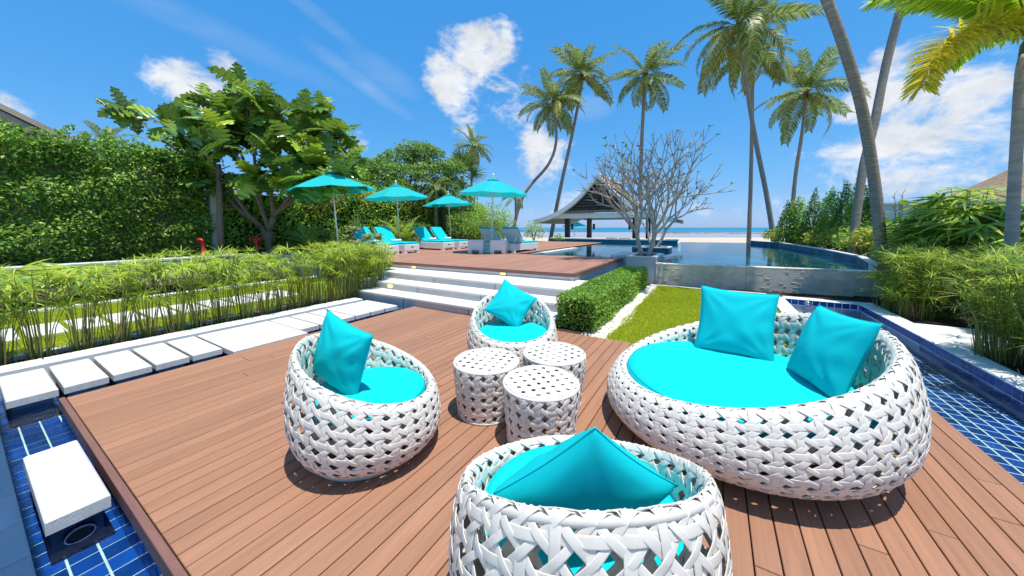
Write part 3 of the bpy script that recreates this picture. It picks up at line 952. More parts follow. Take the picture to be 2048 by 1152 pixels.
# ------------------------------------------------------------------ woven furniture
PROF = np.array([  # row fraction, radius, share of rim height, offset
    (0.00, .70, .00, .012), (0.09, .88, .150, .004), (0.21, .985, .350, 0), (0.33, 1.00, .56, 0), (0.45, .970, .78, 0),
    (0.55, .920, .945, 0), (0.595, .878, .995, .004), (0.64, .838, .955, 0), (0.74, .808, .76, 0), (0.86, .775, .46, .03), (1.00, .70, .15, .08)])


def prof_eval(u):
    """smooth profile through the control rows"""
    k = PROF[:, 0]
    i = np.clip(np.searchsorted(k, u, side="right") - 1, 0, len(k) - 2)
    h = k[i + 1] - k[i]; t = (u - k[i]) / h
    D = np.gradient(PROF[:, 1:], k, axis=0)
    t = t[:, None]; h = h[:, None]
    p0, p1, m0, m1 = PROF[i, 1:], PROF[i + 1, 1:], D[i] * h, D[i + 1] * h
    return (2 * t ** 3 - 3 * t * t + 1) * p0 + (t ** 3 - 2 * t * t + t) * m0 + (-2 * t ** 3 + 3 * t * t) * p1 + (t ** 3 - t * t) * m1


def ribbon(Pt, Nn, w, th, closed=False):
    """flat strap with rounded edges along points Pt with surface normals Nn"""
    T = np.roll(Pt, -1, 0) - np.roll(Pt, 1, 0)
    if not closed:
        T[0] = Pt[1] - Pt[0]; T[-1] = Pt[-1] - Pt[-2]
    T /= np.linalg.norm(T, axis=1)[:, None]
    S = np.cross(T, Nn); S /= np.linalg.norm(S, axis=1)[:, None]
    sec = [(-.5, .0), (-.465, .75), (-.38, 1.0), (.38, 1.0), (.465, .75), (.5, .0), (.42, -.7), (-.42, -.7)]
    k = len(sec); n = len(Pt)
    Vv = np.stack([Pt + S * (a * w) + Nn * (b * th) for a, b in sec], 1).reshape(-1, 3)
    m = n if closed else n - 1
    i = np.arange(m)[:, None]; j = np.arange(k)[None, :]
    i2 = (i + 1) % n; j2 = (j + 1) % k
    F = np.stack([i * k + j, i2 * k + j, i2 * k + j2, i * k + j2], -1).reshape(-1, 4)
    return Vv, F


class Weave:
    def __init__(s, Rr, zf, zb, N, Q, power=1.2):
        s.R, s.zf, s.zb, s.N, s.Q, s.pw = Rr, zf, zb, N, Q, power

    def pos(s, p, q):
        phi = p * 2 * np.pi / s.N
        zt = s.zf + (s.zb - s.zf) * ((1 + np.cos(phi)) / 2) ** s.pw
        c = prof_eval(np.clip(q / s.Q, 0, 1))
        r = c[:, 0] * s.R
        return np.column_stack([r * np.cos(phi), r * np.sin(phi), c[:, 1] * zt + c[:, 2]])

    def frame(s, p, q):
        e = 1e-3
        P0 = s.pos(p, q)
        du = s.pos(p + e, q) - s.pos(p - e, q)
        dv = s.pos(p, np.minimum(q + e * 4, s.Q)) - s.pos(p, np.maximum(q - e * 4, 0))
        Nn = np.cross(du, dv); Nn /= np.linalg.norm(Nn, axis=1)[:, None]
        return P0, Nn

    def strap(s, p, q, off, w, th, closed=False):
        P0, Nn = s.frame(p, q)
        return ribbon(P0 + Nn * off[:, None], Nn, w, th, closed)

    def straps(s, w, th, lay, per=6):
        Q, N = s.Q, s.N
        nq = Q * per + 1
        q = np.linspace(0, Q, nq)
        jr = np.random.default_rng(5)

        def wob(n, amp=.042):                                          # hand woven: every strap wanders a little
            x = np.linspace(0, 1, n)
            return sum(amp * jr.normal() * np.sin(2 * np.pi * f * x + jr.uniform(0, 6.28)) / (1 + .25 * f) for f in (1, 2, 3, 5))
        for k in range(N):                                             # uprights
            yield s.strap(k + wob(nq), q, lay * .9 * np.cos(np.pi * (q + k)) + .0006 * jr.normal(), w * 1.05 * jr.uniform(.88, 1.1), th)
        for j in range(0, Q + 1):                                      # rings
            p = np.linspace(0, N, N * per, endpoint=False)
            yield s.strap(p, np.clip(j + (wob(len(p), .035) * np.sin(np.pi * np.linspace(0, 1, len(p))) ** .5 if 0 < j < Q else 0 * p), 0, Q), -lay * .9 * np.cos(np.pi * (p + j)) * (0 if j in (0, Q) else 1), w, th, True)
        for m in range(N):                                             # two sets of diagonals
            yield s.strap(m + .5 - q + wob(nq), q, lay * (.15 + 1.25 * np.cos(2 * np.pi * q)) + .0006 * jr.normal(), w * jr.uniform(.70, .9), th)
            yield s.strap(m + .5 + q + wob(nq), q, lay * (-.15 - 1.25 * np.cos(2 * np.pi * q)) + .0006 * jr.normal(), w * jr.uniform(.70, .9), th)


def build_seat(name, label, cat, Rr, zf, zb, N, Q, w, th, lay, cush_r, cush_z, loc, rz, group, power=1.2):
    root = thing(name, label, cat, loc, rz, group)
    wv = Weave(Rr, zf, zb, N, Q, power)
    for Vv, F in wv.straps(w, th, lay):
        link("strap", mesh_np("strap", Vv, F, M["rattan"], True), root)
    # wound tube under the straps at the rim and at the foot
    for frac, rad, nm in ((.597, .017, "rim_tube"), (.0, .016, "foot_ring")):
        p = np.linspace(0, N, 96, endpoint=False)
        P0, Nn = wv.frame(p, np.full(96, frac * Q))
        P0 = P0 - Nn * (.022 if frac else -.0)
        b = MB(); b.tube([tuple(x) for x in np.vstack([P0, P0[:1]])], rad, 8, False)
        link(nm, b.mesh(nm, M["rattan_in"], True, (0, 0, 0)), root)
    b = MB(); b.lathe([(.02, cush_z - .115), (cush_r * .93, cush_z - .115), (cush_r * .93, cush_z - .10), (.02, cush_z - .10)], 40)
    link("seat_pan", b.mesh("seat_pan", M["rattan_in"], True, (0, 0, 0)), root)
    # cushion: a thick pad with rolled edge and piping
    n, kk = 72, 14
    prof = [(0.0, .100)] + [(f, .100 - .010 * f ** 4) for f in (.2, .4, .6, .8, .9)] + [(.955, .084), (.985, .068), (1.0, .045), (.985, .018), (.94, .002), (.5, 0)]
    Vv, F = [], []
    for i, (f, z) in enumerate(prof):
        for j in range(n):
            a = 2 * math.pi * j / n
            x_, y_ = f * cush_r * math.cos(a), f * cush_r * math.sin(a)
            dz = .006 * math.sin(x_ * 9 + 1.3) * math.cos(y_ * 8 + .4) + .004 * math.sin(17 * x_ + 11 * y_)
            Vv.append((x_, y_, cush_z - .10 + z + (dz * (1 - f ** 3) if i < 8 else 0)))
    for i in range(len(prof) - 1):
        for j in range(n):
            F.append((i * n + j, (i + 1) * n + j, (i + 1) * n + (j + 1) % n, i * n + (j + 1) % n))
    pad = link("seat_cushion", mesh_np("seat_cushion", Vv, F, M["fabric"], True), root)
    b = MB()
    for zz, ff in ((.078, .972), (.012, .968)):
        b.tube([(cush_r * ff * math.cos(t), cush_r * ff * math.sin(t), cush_z - .10 + zz) for t in np.linspace(0, 2 * math.pi, 61)], .004, 5, False)
    link("piping", b.mesh("piping", M["fabric_dk"], True, (0, 0, 0)), pad)
    return root


G1 = "white woven tub chairs round the tables"
chair = build_seat("tub_chair", "white woven tub chair left of the little tables, open towards them", "chair", .51, .43, .80, 31, 13, .0325, .0019, .0033, .405, .44, (-2.14, 1.53, 0), R(214), G1)
c2 = copy_tree(chair); c2.location = (-1.95, 3.27, 0); c2.rotation_euler = (0, 0, R(126))
c2["label"] = "white woven tub chair behind the little tables, in front of the stairs"
c3 = copy_tree(chair); c3.location = (-.45, 1.30, 0); c3.scale = (1.04, 1.04, 1.03); c3.rotation_euler = (0, 0, R(-55))
c3["label"] = "nearest white woven tub chair, seen from behind and cut by the picture's lower edge"
sofa = build_seat("round_sofa", "large round white woven sofa with a turquoise seat pad and high back", "sofa", .98, .40, .89, 58, 16, .036, .0022, .0038, .825, .445, (.175, 3.19, 0), R(18), None, 1.15)


def table(label, loc, rz):
    root = thing("side_table", label, "table", loc, rz, "white woven drum tables between the chairs")
    H_, r0, r1, N, Q = .45, .245, .285, 18, 5

    def fr(p, q):
        phi = p * 2 * np.pi / N
        t = np.clip(q / Q, 0, 1)
        r = r0 + (r1 - r0) * np.minimum(t * 1.15, 1) - .012 * (t > .97)
        P0 = np.column_stack([r * np.cos(phi), r * np.sin(phi), .006 + t * (H_ - .012)])
        return P0, np.column_stack([np.cos(phi), np.sin(phi), 0 * phi])

    def put(P0, Nn, off, w, closed=False):
        Vv, F = ribbon(P0 + Nn * off[:, None], Nn, w, .0022, closed)
        link("strap", mesh_np("strap", Vv, F, M["rattan"], True), root)
    per = 6; nq = Q * per + 1; q = np.linspace(0, Q, nq); lay = .0034
    for k in range(N):
        P0, Nn = fr(np.full(nq, float(k)), q); put(P0, Nn, lay * .9 * np.cos(np.pi * (q + k)), .032)
        P0, Nn = fr(k + .5 - q, q); put(P0, Nn, lay * (.1 + 1.25 * np.cos(2 * np.pi * q)), .028)
        P0, Nn = fr(k + .5 + q, q); put(P0, Nn, lay * (-.1 - 1.25 * np.cos(2 * np.pi * q)), .028)
    for j in range(Q + 1):
        p = np.linspace(0, N, N * per, endpoint=False)
        P0, Nn = fr(p, np.full(len(p), float(j))); put(P0, Nn, -lay * .9 * np.cos(np.pi * (p + j)), .026, True)
    # woven top: straps laid across in four directions
    rt_ = .278; pt = .078
    for ang, o0, w, lz in ((0, 0, .036, 0), (90, 0, .036, 1), (45, pt * .7071 / 2, .028, 2), (-45, pt * .7071 / 2, .028, 3)):
        step = pt if lz < 2 else pt * .7071
        ca, sa = math.cos(R(ang)), math.sin(R(ang))
        k = -6
        for k in range(-6, 7):
            d_ = k * step + o0
            if abs(d_) > rt_ - .012: continue
            h_ = math.sqrt(rt_ * rt_ - d_ * d_)
            t = np.linspace(-h_, h_, max(6, int(h_ / .012)))
            z_ = H_ - .004 + .0016 * lz + .0018 * np.cos(np.pi * t / pt + k * np.pi) * (1 if lz in (0, 2) else -1)
            z_ -= .012 * np.clip((np.abs(t) - h_ + .02) / .02, 0, 1) ** 2
            P0 = np.column_stack([ca * t - sa * d_, sa * t + ca * d_, z_])
            Vv, F = ribbon(P0, np.tile([0, 0, 1.0], (len(t), 1)), w, .003)
            link("strap", mesh_np("strap", Vv, F, M["rattan"], True), root)
    b = MB(); b.tube([(.277 * math.cos(t), .277 * math.sin(t), H_ - .012) for t in np.linspace(0, 2 * math.pi, 49)], .012, 8, False)
    link("rim_tube", b.mesh("rim_tube", M["rattan"], True, (0, 0, 0)), root)
    b = MB(); b.tube([(r0 * math.cos(t), r0 * math.sin(t), .010) for t in np.linspace(0, 2 * math.pi, 49)], .010, 8, False)
    link("foot_ring", b.mesh("foot_ring", M["rattan_in"], True, (0, 0, 0)), root)
    # thin twisted edging at the rim
    return root


tb = table("white woven drum table nearest to the left chair", (-1.675, 2.366, 0), R(10))
t2 = copy_tree(tb); t2.location = (-1.087, 2.24, 0); t2.rotation_euler = (0, 0, R(52)); t2["label"] = "white woven drum table nearest to the camera, before the other two"
t3 = copy_tree(tb); t3.location = (-1.24, 2.83, 0); t3.rotation_euler = (0, 0, R(-25)); t3["label"] = "white woven drum table farthest back, between the far chair and the sofa"


def pillow(label, cen, nrm, roll, size, thick, seed, group=None):
    n = 30
    r_ = random.Random(seed)
    ph = [r_.uniform(0, 6.28) for _ in range(8)]
    u = np.linspace(-1, 1, n)
    X, Y = np.meshgrid(u, u)
    e = np.clip((1 - X ** 2), 0, 1) * np.clip((1 - Y ** 2), 0, 1)
    h = e ** .46
    px = X * (1 - .075 * (1 - Y ** 2)); py = Y * (1 - .075 * (1 - X ** 2))
    # creases that run in from the corners and the seam
    cr = np.zeros_like(X)
    for i, (sx, sy) in enumerate(((1, 1), (1, -1), (-1, 1), (-1, -1))):
        dx, dy = X - sx, Y - sy
        ang = np.arctan2(dy, dx); dist = np.hypot(dx, dy)
        cr += np.cos(ang * 13 + ph[i]) * np.exp(-dist * 2.2) * np.clip(dist * 3, 0, 1)
    big = np.sin(X * 2.3 + ph[4]) * np.sin(Y * 2.9 + ph[5])
    rip = np.sin(X * 9 + 3 * Y + ph[6]) * np.exp(-(1 + Y) * 2.5) + np.sin(Y * 10 - 2 * X + ph[7]) * np.exp(-(1 - X) * 3)
    zf = thick * h * (1 + .10 * big) + .026 * h * cr + .011 * h * rip
    zb = -thick * .9 * h * (1 + .10 * np.roll(big, 3, 0)) + .010 * h * np.roll(cr, 2, 1)
    s = size / 2
    top = np.stack([px * s, py * s, zf], -1).reshape(-1, 3); bot = np.stack([px * s, py * s, zb - .0008], -1).reshape(-1, 3)
    Vv = np.vstack([top, bot]); F = []
    for i in range(n - 1):
        for j in range(n - 1):
            a = i * n + j
            F.append((a, a + 1, a + n + 1, a + n)); a += n * n
            F.append((a, a + n, a + n + 1, a + 1))
    rim = [j for j in range(n)] + [i * n + n - 1 for i in range(1, n)] + [(n - 1) * n + j for j in range(n - 2, -1, -1)] + [i * n for i in range(n - 2, 0, -1)]
    for a, b in zip(rim, rim[1:] + rim[:1]):
        F.append((b, a, a + n * n, b + n * n))
    o = thing("pillow", label, "pillow", cen, 0, group)
    o.rotation_mode = "XYZ"
    z = Vector(nrm).normalized(); up = Vector((0, 0, 1)); x = up.cross(z).normalized(); y = z.cross(x)
    m = Matrix((x, y, z)).transposed() @ Matrix.Rotation(roll, 3, "Z")
    o.rotation_euler = m.to_euler()
    body = link("cover", mesh_np("cover", Vv, F, M["fabric"], True), o)
    b = MB(); b.tube([tuple(top[i] * np.array([1.004, 1.004, 0])) for i in rim + rim[:1]], .0028, 5, False)
    link("seam", b.mesh("seam", M["fabric_dk"], True, (0, 0, 0)), o)
    return o


pillow("turquoise pillow standing upright in the left tub chair", (-2.29, 1.42, .685), (.10, -.97, .10), R(-15), .50, .095, 1, "turquoise pillows on the chairs")
pillow("turquoise pillow set on its corner in the far tub chair", (-2.08, 3.45, .675), (.50, -.72, .50), R(57), .47, .085, 2, "turquoise pillows on the chairs")
pillow("turquoise pillow with one corner sticking up in the nearest tub chair", (-.375, 1.125, .66), (-.55, .80, .42), R(44), .49, .11, 3, "turquoise pillows on the chairs")
pillow("upright turquoise pillow at the middle of the round sofa's far side", (.19, 3.74, .715), (-.10, -1.0, .34), R(-2), .62, .085, 4, "turquoise pillows on the chairs")
pillow("crumpled turquoise pillow leaning on the high right side of the round sofa", (.74, 3.28, .700), (-.90, -.30, .36), R(1), .60, .11, 5, "turquoise pillows on the chairs")

# ------------------------------------------------------------------ loungers on the upper deck
def lounger(label, loc):
    root = thing("sun_lounger", label, "sun lounger", loc, 1e-6, "white sun loungers with turquoise mattresses on the upper deck")
    w = .37
    MB().box(-w, w, 0, 2.05, .085, .335, .008).build("frame", M["white_paint"], root)
    for x_ in (-w, w - .13):
        for y_ in (0.0, 1.90):
            MB().box(x_, x_ + .13, y_ + .004, y_ + .146, 0, .084).build("foot", M["white_paint"], root)
    d = MB().box(-w + .06, w - .06, 2.05, 2.058, .115, .315, .0).build("drawer", M["white_paint"], root)
    MB().box(-.07, .07, 2.0585, 2.064, .225, .250).build("handle_slot", M["dark"], d)
    y0 = .78
    b = MB(); b.box(-w + .02, w - .02, y0, 2.03, .338, .415, .02); b.build("mattress", M["fabric"], root)
    t = R(47); c, s = math.cos(t), math.sin(t)

    def bk(x, l, h): return (x, y0 - l * c - h * s * 0 + h * s * .0 + h * s, .36 + l * s + h * c)
    b = MB(); vs_ = []
    for l, h in ((0, 0), (.80, 0), (.80, .075), (0, .075)):
        for x_ in (-w + .02, w - .02): vs_.append(bk(x_, l, h))
    b.add(vs_, [(0, 1, 3, 2), (2, 3, 5, 4), (4, 5, 7, 6), (6, 7, 1, 0), (0, 2, 4, 6), (1, 7, 5, 3)])
    mt = b.build("back_mattress", M["fabric"], root)
    b = MB()
    for zz in (-.012, .07):
        pass
    b = MB(); b.tube([bk(-w + .03, .80, .0375), bk(w - .03, .80, .0375)], .036, 10); b.build("head_roll", M["fabric"], mt, True)
    for x_ in (-w + .03, w - .03):
        b = MB(); b.bar(bk(x_, 0, -.02), bk(x_, .78, -.02), .035, .035); b.build("back_rail", M["white_paint"], root)
    for k in range(7):
        b = MB(); b.bar(bk(-w + .05, .07 + .11 * k, -.015), bk(w - .05, .07 + .11 * k, -.015), .085, .018, (0, s, c)); b.build("slat", M["white_paint"], root)
    for x_ in (-w + .10, w - .10):
        b = MB(); b.bar(bk(x_, .52, -.03), (x_, y0 - .62, .34), .022, .022); b.build("prop", M["white_paint"], root)
    return root


def towel(label, loc):
    b = MB(); sp = []
    for i in range(26):
        a = i * .55; r_ = .055 - .0017 * i
        sp.append((r_ * 1.15 * math.cos(a), r_ * math.sin(a)))
    n = len(sp)
    vs_ = [(x_, p[0], p[1] + .053) for x_ in (-.22, -.21, .21, .22) for p in [(q[0] * (1 if abs(x_) < .215 else .93), q[1] * (1 if abs(x_) < .215 else .93)) for q in sp]]
    fs = [(k * n + i, k * n + i + 1, (k + 1) * n + i + 1, (k + 1) * n + i) for k in range(3) for i in range(n - 1)]
    b.add(vs_, fs)
    b.lathe([(.001, 0)], 3)
    for x_ in (-.2195, .2195):
        b.add([(x_, .05 * math.cos(t) * 1.1, .053 + .047 * math.sin(t)) for t in np.linspace(0, 2 * math.pi, 13)[:-1]], [tuple(range(12))])
    o = link("towel", b.mesh("towel", M["towel"], True, (0, 0, 0)), None, loc)
    return tag(o, label, "towel", "white towels rolled on the sun loungers")


spots = [(-12.0, 8.15, "white sun lounger with shaded blue back, farthest left behind the papyrus"), (-12.0, 9.15, "white sun lounger beside the leftmost one, its blue back brightly lit"),
         (-12.0, 11.25, "white sun lounger in the second pair, left one with shaded back"), (-12.0, 12.3, "white sun lounger in the second pair, right one with bright back"),
         (-8.05, 11.15, "white sun lounger seen from behind, left of the parasol pole"), (-6.95, 11.15, "white sun lounger seen from behind beside the pool edge")]
proto = None
for i, (x_, y_, lab) in enumerate(spots):
    o = lounger(lab, (x_, y_, UP)) if proto is None else copy_tree(proto)
    proto = proto or o
    o.location = (x_, y_, UP); o["label"] = lab; o.rotation_euler = (0, 0, R(-90) if i < 4 else 0)
tw = None
for i, (x_, y_, lab) in enumerate(spots):
    o = towel("rolled white towel on the " + ["leftmost", "brightly lit front", "left second-row", "right second-row", "left poolward", "poolside"][i] + " sun lounger", (x_ + (1.08 if i < 4 else 0) + random.uniform(-.06, .06), y_ + (0 if i < 4 else 1.1) + random.uniform(-.04, .04), UP + .4155))
    o.rotation_euler = (0, 0, random.uniform(-.2, .2) + (R(90) if i < 4 else 0))


def block_table(label, loc, rz):
    o = thing("block_table", label, "table", loc, rz, "white block tables before the poolside loungers")
    s = .29
    MB().box(-s, s, -s, s, .13, .47, .006).build("body", M["white_paint"], o)
    for x_ in (-s, s - .15):
        for y_ in (-s, s - .15):
            MB().box(x_ + .001, x_ + .149, y_ + .001, y_ + .149, 0, .129).build("foot", M["white_paint"], o)
    MB().box(-s - .008, s + .008, -s - .008, s + .008, .471, .50, .004).build("table_top", M["white_paint"], o)
    return o


block_table("white block side table left of the parasol pole", (-7.85, 10.45, UP), R(28))
block_table("white block side table in front of the poolside lounger", (-6.98, 10.72, UP), R(22))


def parasol(label, loc, tilt, az, scale=1.0):
    root = thing("parasol", label, "parasol", loc, 1e-6, "turquoise parasols on the upper deck")
    Rr, zr, zp = 1.42, 2.27, 2.86
    b = MB(); b.tube([(0, 0, .06), (0, 0, 2.92)], .026, 10); b.build("pole", M["white_paint"], root, True)
    b = MB(); b.lathe([(.02, 2.90), (.045, 2.915), (.05, 2.95), (.03, 2.98), (.045, 3.01), (.04, 3.05), (.003, 3.08)], 12); b.build("finial", M["white_paint"], root, True)
    MB().box(-.26, .26, -.26, .26, 0, .07, .02).build("base_plate", M["white_paint"], root)
    b = MB(); b.lathe([(.026, .07), (.04, .07), (.04, .34), (.026, .36)], 12); b.build("sleeve", M["white_paint"], root, True)
    for k in range(8):
        a0, a1 = 2 * math.pi * k / 8, 2 * math.pi * (k + 1) / 8
        n, m_ = 9, 7
        vs_, fs = [], []
        for i in range(n):
            f = .10 + .90 * i / (n - 1)
            for j in range(m_):
                g = j / (m_ - 1)
                a, bb = np.array([math.cos(a0), math.sin(a0)]), np.array([math.cos(a1), math.sin(a1)])
                p = (a * (1 - g) + bb * g) * Rr * f
                bulge = 4 * g * (1 - g)
                z = zp - (zp - zr) * (f ** 1.12) - .028 * bulge * f
                p = p * (1 - .02 * bulge * (f > .99))
                vs_.append((p[0], p[1], z))
        for i in range(n - 1):
            for j in range(m_ - 1):
                fs.append((i * m_ + j, i * m_ + j + 1, (i + 1) * m_ + j + 1, (i + 1) * m_ + j))
        link("canopy_panel", MB().add(vs_, fs).mesh("canopy_panel", M["canopy"], True, (0, 0, 0)), root)
        ex, ey = math.cos(a0), math.sin(a0)
        b = MB(); b.tube([(ex * .05, ey * .05, zp - .03)] + [(ex * Rr * f, ey * Rr * f, zp - (zp - zr) * f ** 1.12 - .022) for f in (.35, .7, .985)], .009, 6); b.build("rib", M["white_paint"], root, True)
        b = MB(); b.tube([(ex * .04, ey * .04, 2.18), (ex * Rr * .5, ey * Rr * .5, zp - (zp - zr) * .46 - .03)], .008, 6); b.build("strut", M["white_paint"], root, True)
    vs_ = [(0, 0, zp + .045)] + [(.26 * math.cos(a), .26 * math.sin(a), zp - .045) for a in np.linspace(0, 2 * math.pi, 17)[:-1]]
    link("vent_cap", MB().add(vs_, [(0, i + 1, (i + 1) % 16 + 1) for i in range(16)]).mesh("vent_cap", M["canopy"], False, (0, 0, 0)), root)
    b = MB(); b.lathe([(.027, 2.14), (.05, 2.15), (.05, 2.20), (.027, 2.21)], 12); b.build("hub", M["white_paint"], root, True)
    return root


pars = [((-11.15, 6.95, UP), (.035, -.055), .2, "turquoise parasol partly under the broad leaves of the tree, leftmost"), ((-12.05, 10.4, UP), (.02, -.05), .5, "turquoise parasol second from left, above the first lounger pair"),
        ((-13.0, 14.9, UP), (.02, -.05), .1, "smallest and farthest turquoise parasol of the deck, before the dark post"), ((-7.50, 10.95, UP), (.01, .03), .35, "turquoise parasol by the pool, standing behind two block tables")]
pp = None
for loc, tl, az, lab in pars:
    o = parasol(lab, loc, tl, az) if pp is None else copy_tree(pp)
    pp = pp or o
    o.location = loc; o.rotation_euler = (tl[0], tl[1], az); o["label"] = lab

o = copy_tree(pp); o.location = V(6.9, 37, -.55); o.rotation_euler = (0, 0, .3); o["label"] = "small distant turquoise parasol seen through the pavilion"; o["group"] = "turquoise parasols beyond the pool bar"

# ------------------------------------------------------------------ pool bar pavilion
px0, py0 = -7.35, 24.7
pv = thing("pavilion", "open pool bar pavilion with flared thatch roof and louvred gable", "pavilion", (px0, py0, 0))
D_ = 6.2
prof = [(0, 5.45), (.55, 4.85), (1.3, 4.05), (2.2, 3.32), (3.1, 2.80), (4.1, 2.42), (5.18, 2.15)]
for sgn in (-1, 1):
    cv = catmull([(sgn * a, z, 0) for a, z in prof], 25)
    def strip(off, y0, y1, th):
        vs_, fs = [], []
        for i, p in enumerate(cv):
            for (yy, zz) in ((y0, off), (y1, off), (y1, off - th), (y0, off - th)):
                vs_.append((px0 + p[0], py0 + yy, p[1] + zz))
        for i in range(len(cv) - 1):
            for j in range(4):
                a, b_ = i * 4 + j, i * 4 + (j + 1) % 4
                fs.append((a, b_, b_ + 4, a + 4))
        fs += [(3, 2, 1, 0), tuple(len(vs_) - 4 + k for k in range(4))]
        return MB().add(vs_, fs)
    strip(.0, -.1, D_ + .1, .16).build("roof_slope", M["thatch"], pv)
    strip(.06, -.42, -.105, .34).build("barge_board", M["pav_white"], pv)
    strip(.06, D_ + .105, D_ + .42, .34).build("barge_board", M["pav_white"], pv)
    strip(-.17, -.05, D_ + .05, .05).build("soffit", M["white_wall"], pv)
    # eave beam
    MB().box(px0 + sgn * 3.3 - .1, px0 + sgn * 3.3 + .1, py0 + .11, py0 + D_, 2.36, 2.6).build("eave_beam", M["pav_white"], pv)
b = MB(); b.bar((px0, py0 - .45, 5.48), (px0, py0 + D_ + .45, 5.48), .34, .14); b.build("ridge_cap", M["pav_white"], pv)


def halfw(z):
    zs = [p[1] for p in prof][::-1]; xs = [p[0] for p in prof][::-1]
    return float(np.interp(z, zs, xs))


for k in range(9):
    z = 3.02 + .215 * k
    h1 = halfw(z + .12) - .22
    if h1 < .1: continue
    b = MB(); b.bar((px0 - h1, py0 + .12, z), (px0 + h1, py0 + .12, z), .03, .17, (0, -.5, .85)); b.build("louvre", M["louvre"], pv)
b = MB(); b.add([(px0 - 3.0, py0 + .3, 2.9), (px0 + 3.0, py0 + .3, 2.9), (px0, py0 + .3, 5.25)], [(0, 1, 2)]); b.build("gable_back", M["dark"], pv)
MB().box(px0 - .05, px0 + .05, py0 + .0, py0 + .06, 2.95, 5.1).build("king_post", M["darkwood"], pv)
b = MB(); b.bar((px0 - 3.35, py0 - .02, 2.80), (px0 + 3.35, py0 - .02, 2.80), .35, .18); b.build("thatch_skirt", M["thatch"], pv)
MB().box(px0 - 3.5, px0 + 3.5, py0 - .05, py0 + .10, 2.30, 2.66).build("tie_beam", M["pav_white"], pv)
MB().box(px0 - 3.2, px0 + 3.2, py0 + D_ - .2, py0 + D_ - .05, 2.30, 2.66).build("tie_beam", M["pav_white"], pv)
for x_, y_ in ((-2.55, .35), (2.55, .35), (-2.55, D_ - .4), (2.55, D_ - .4)):
    MB().box(px0 + x_ - .17, px0 + x_ + .17, py0 + y_ - .17, py0 + y_ + .17, -.3, 2.36).build("column", M["darkwood"], pv)
MB().box(px0 - .95, px0 - .65, py0 + .2, py0 + .5, -.3, 2.36).build("column", M["darkwood"], pv)
MB().box(px0 - 3.4, px0 + 3.4, py0 + .0, py0 + D_, -.36, -.25).build("floor_slab", M["coping"], pv)
for x_, lab in ((-2.22, "black wall lamp on the pavilion's front left column"), (-.50, "black wall lamp on the pavilion's middle column"), (2.22, "black wall lamp on the pavilion's front right column")):
    o = thing("wall_lamp", lab, "lamp", (px0 + x_, py0 + .35, 1.6), 0, "black lamps on the pavilion columns")
    MB().box(px0 + x_ - .03 - (.06 if x_ > 1 else 0), px0 + x_ + .03 + (.06 if x_ < 1 else 0), py0 + .30, py0 + .40, 1.60, 1.70).build("bracket", M["dark"], o)
    sx = .06 if x_ < 1 else -.06
    MB().box(px0 + x_ + sx - .07, px0 + x_ + sx + .07, py0 + .26, py0 + .42, 1.45, 1.88, .01).build("shade", M["dark"], o)
o = thing("bar_tap", "tall curved steel tap on the pool bar counter", "tap", (-9.0, 24.0, .83))
b = MB(); b.tube([(-9.0, 24, .83), (-9.0, 24, 1.12), (-8.97, 24, 1.22), (-8.88, 24, 1.27), (-8.78, 24, 1.23), (-8.75, 24, 1.14)], .02, 8); b.build("spout", M["metal"], o, True)
b = MB(); b.tube([(-9.12, 24, .83), (-9.12, 24, .95)], .03, 8); b.build("handle", M["metal"], o)
for k, x_ in enumerate((-6.1, -5.2)):
    o = thing("bar_tray", ["dark low tray on the pool bar counter", "second dark low tray nearer the right column on the counter"][k], "tray", (x_, 24, .83))
    MB().box(x_ - .45, x_ + .3, 23.85, 24.15, .83, .87).build("tray", M["dark"], o)
# ------------------------------------------------------------------ vegetation
LEAF2 = (np.array([(0, 0, 0), (.45, .27, .07), (1, 0, -.06), (.45, -.27, .07)]), np.array([(0, 3, 2), (0, 2, 1)]))
LEAF4 = (np.array([(0, 0, 0), (.32, .24, .06), (.72, .20, .02), (1, 0, -.12), (.72, -.20, .02), (.32, -.24, .06), (.5, 0, -.02)]),
         np.array([(0, 6, 1), (1, 6, 2), (2, 6, 3), (3, 6, 4), (4, 6, 5), (5, 6, 0)]))


def unit(A):
    return A / np.maximum(np.linalg.norm(A, axis=1), 1e-9)[:, None]


def leaves(P, D, Nn, size, tpl=LEAF2):
    """place one leaf per point: D along the leaf, Nn roughly its upper side"""
    X = unit(D); Z = unit(Nn - X * np.sum(Nn * X, 1)[:, None]); Y = np.cross(Z, X)
    T, F = tpl
    s = size[:, None, None] if hasattr(size, "__len__") else size
    Vv = P[:, None, :] + s * (T[None, :, 0:1] * X[:, None] + T[None, :, 1:2] * Y[:, None] + T[None, :, 2:3] * Z[:, None])
    n, k = len(P), len(T)
    return Vv.reshape(-1, 3), (F[None] + (np.arange(n) * k)[:, None, None]).reshape(-1, F.shape[1])


def foliage(name, P, Nn, size, m, parent, org, tpl=LEAF2, droop=.1, up=.45, kind=None):
    n = len(P)
    D = unit(Nn * .55 + rng.normal(0, .62, (n, 3)) + np.array([0, 0, -droop]))
    N2 = unit(Nn * .5 + np.array([0, 0, up]) + rng.normal(0, .42, (n, 3)))
    Vv, F = leaves(P - np.array(org), D, N2, size * rng.uniform(.6, 1.2, n), tpl)
    o = link(name, mesh_np(name, Vv, F, m), parent)
    if kind: o["kind"] = kind
    return o


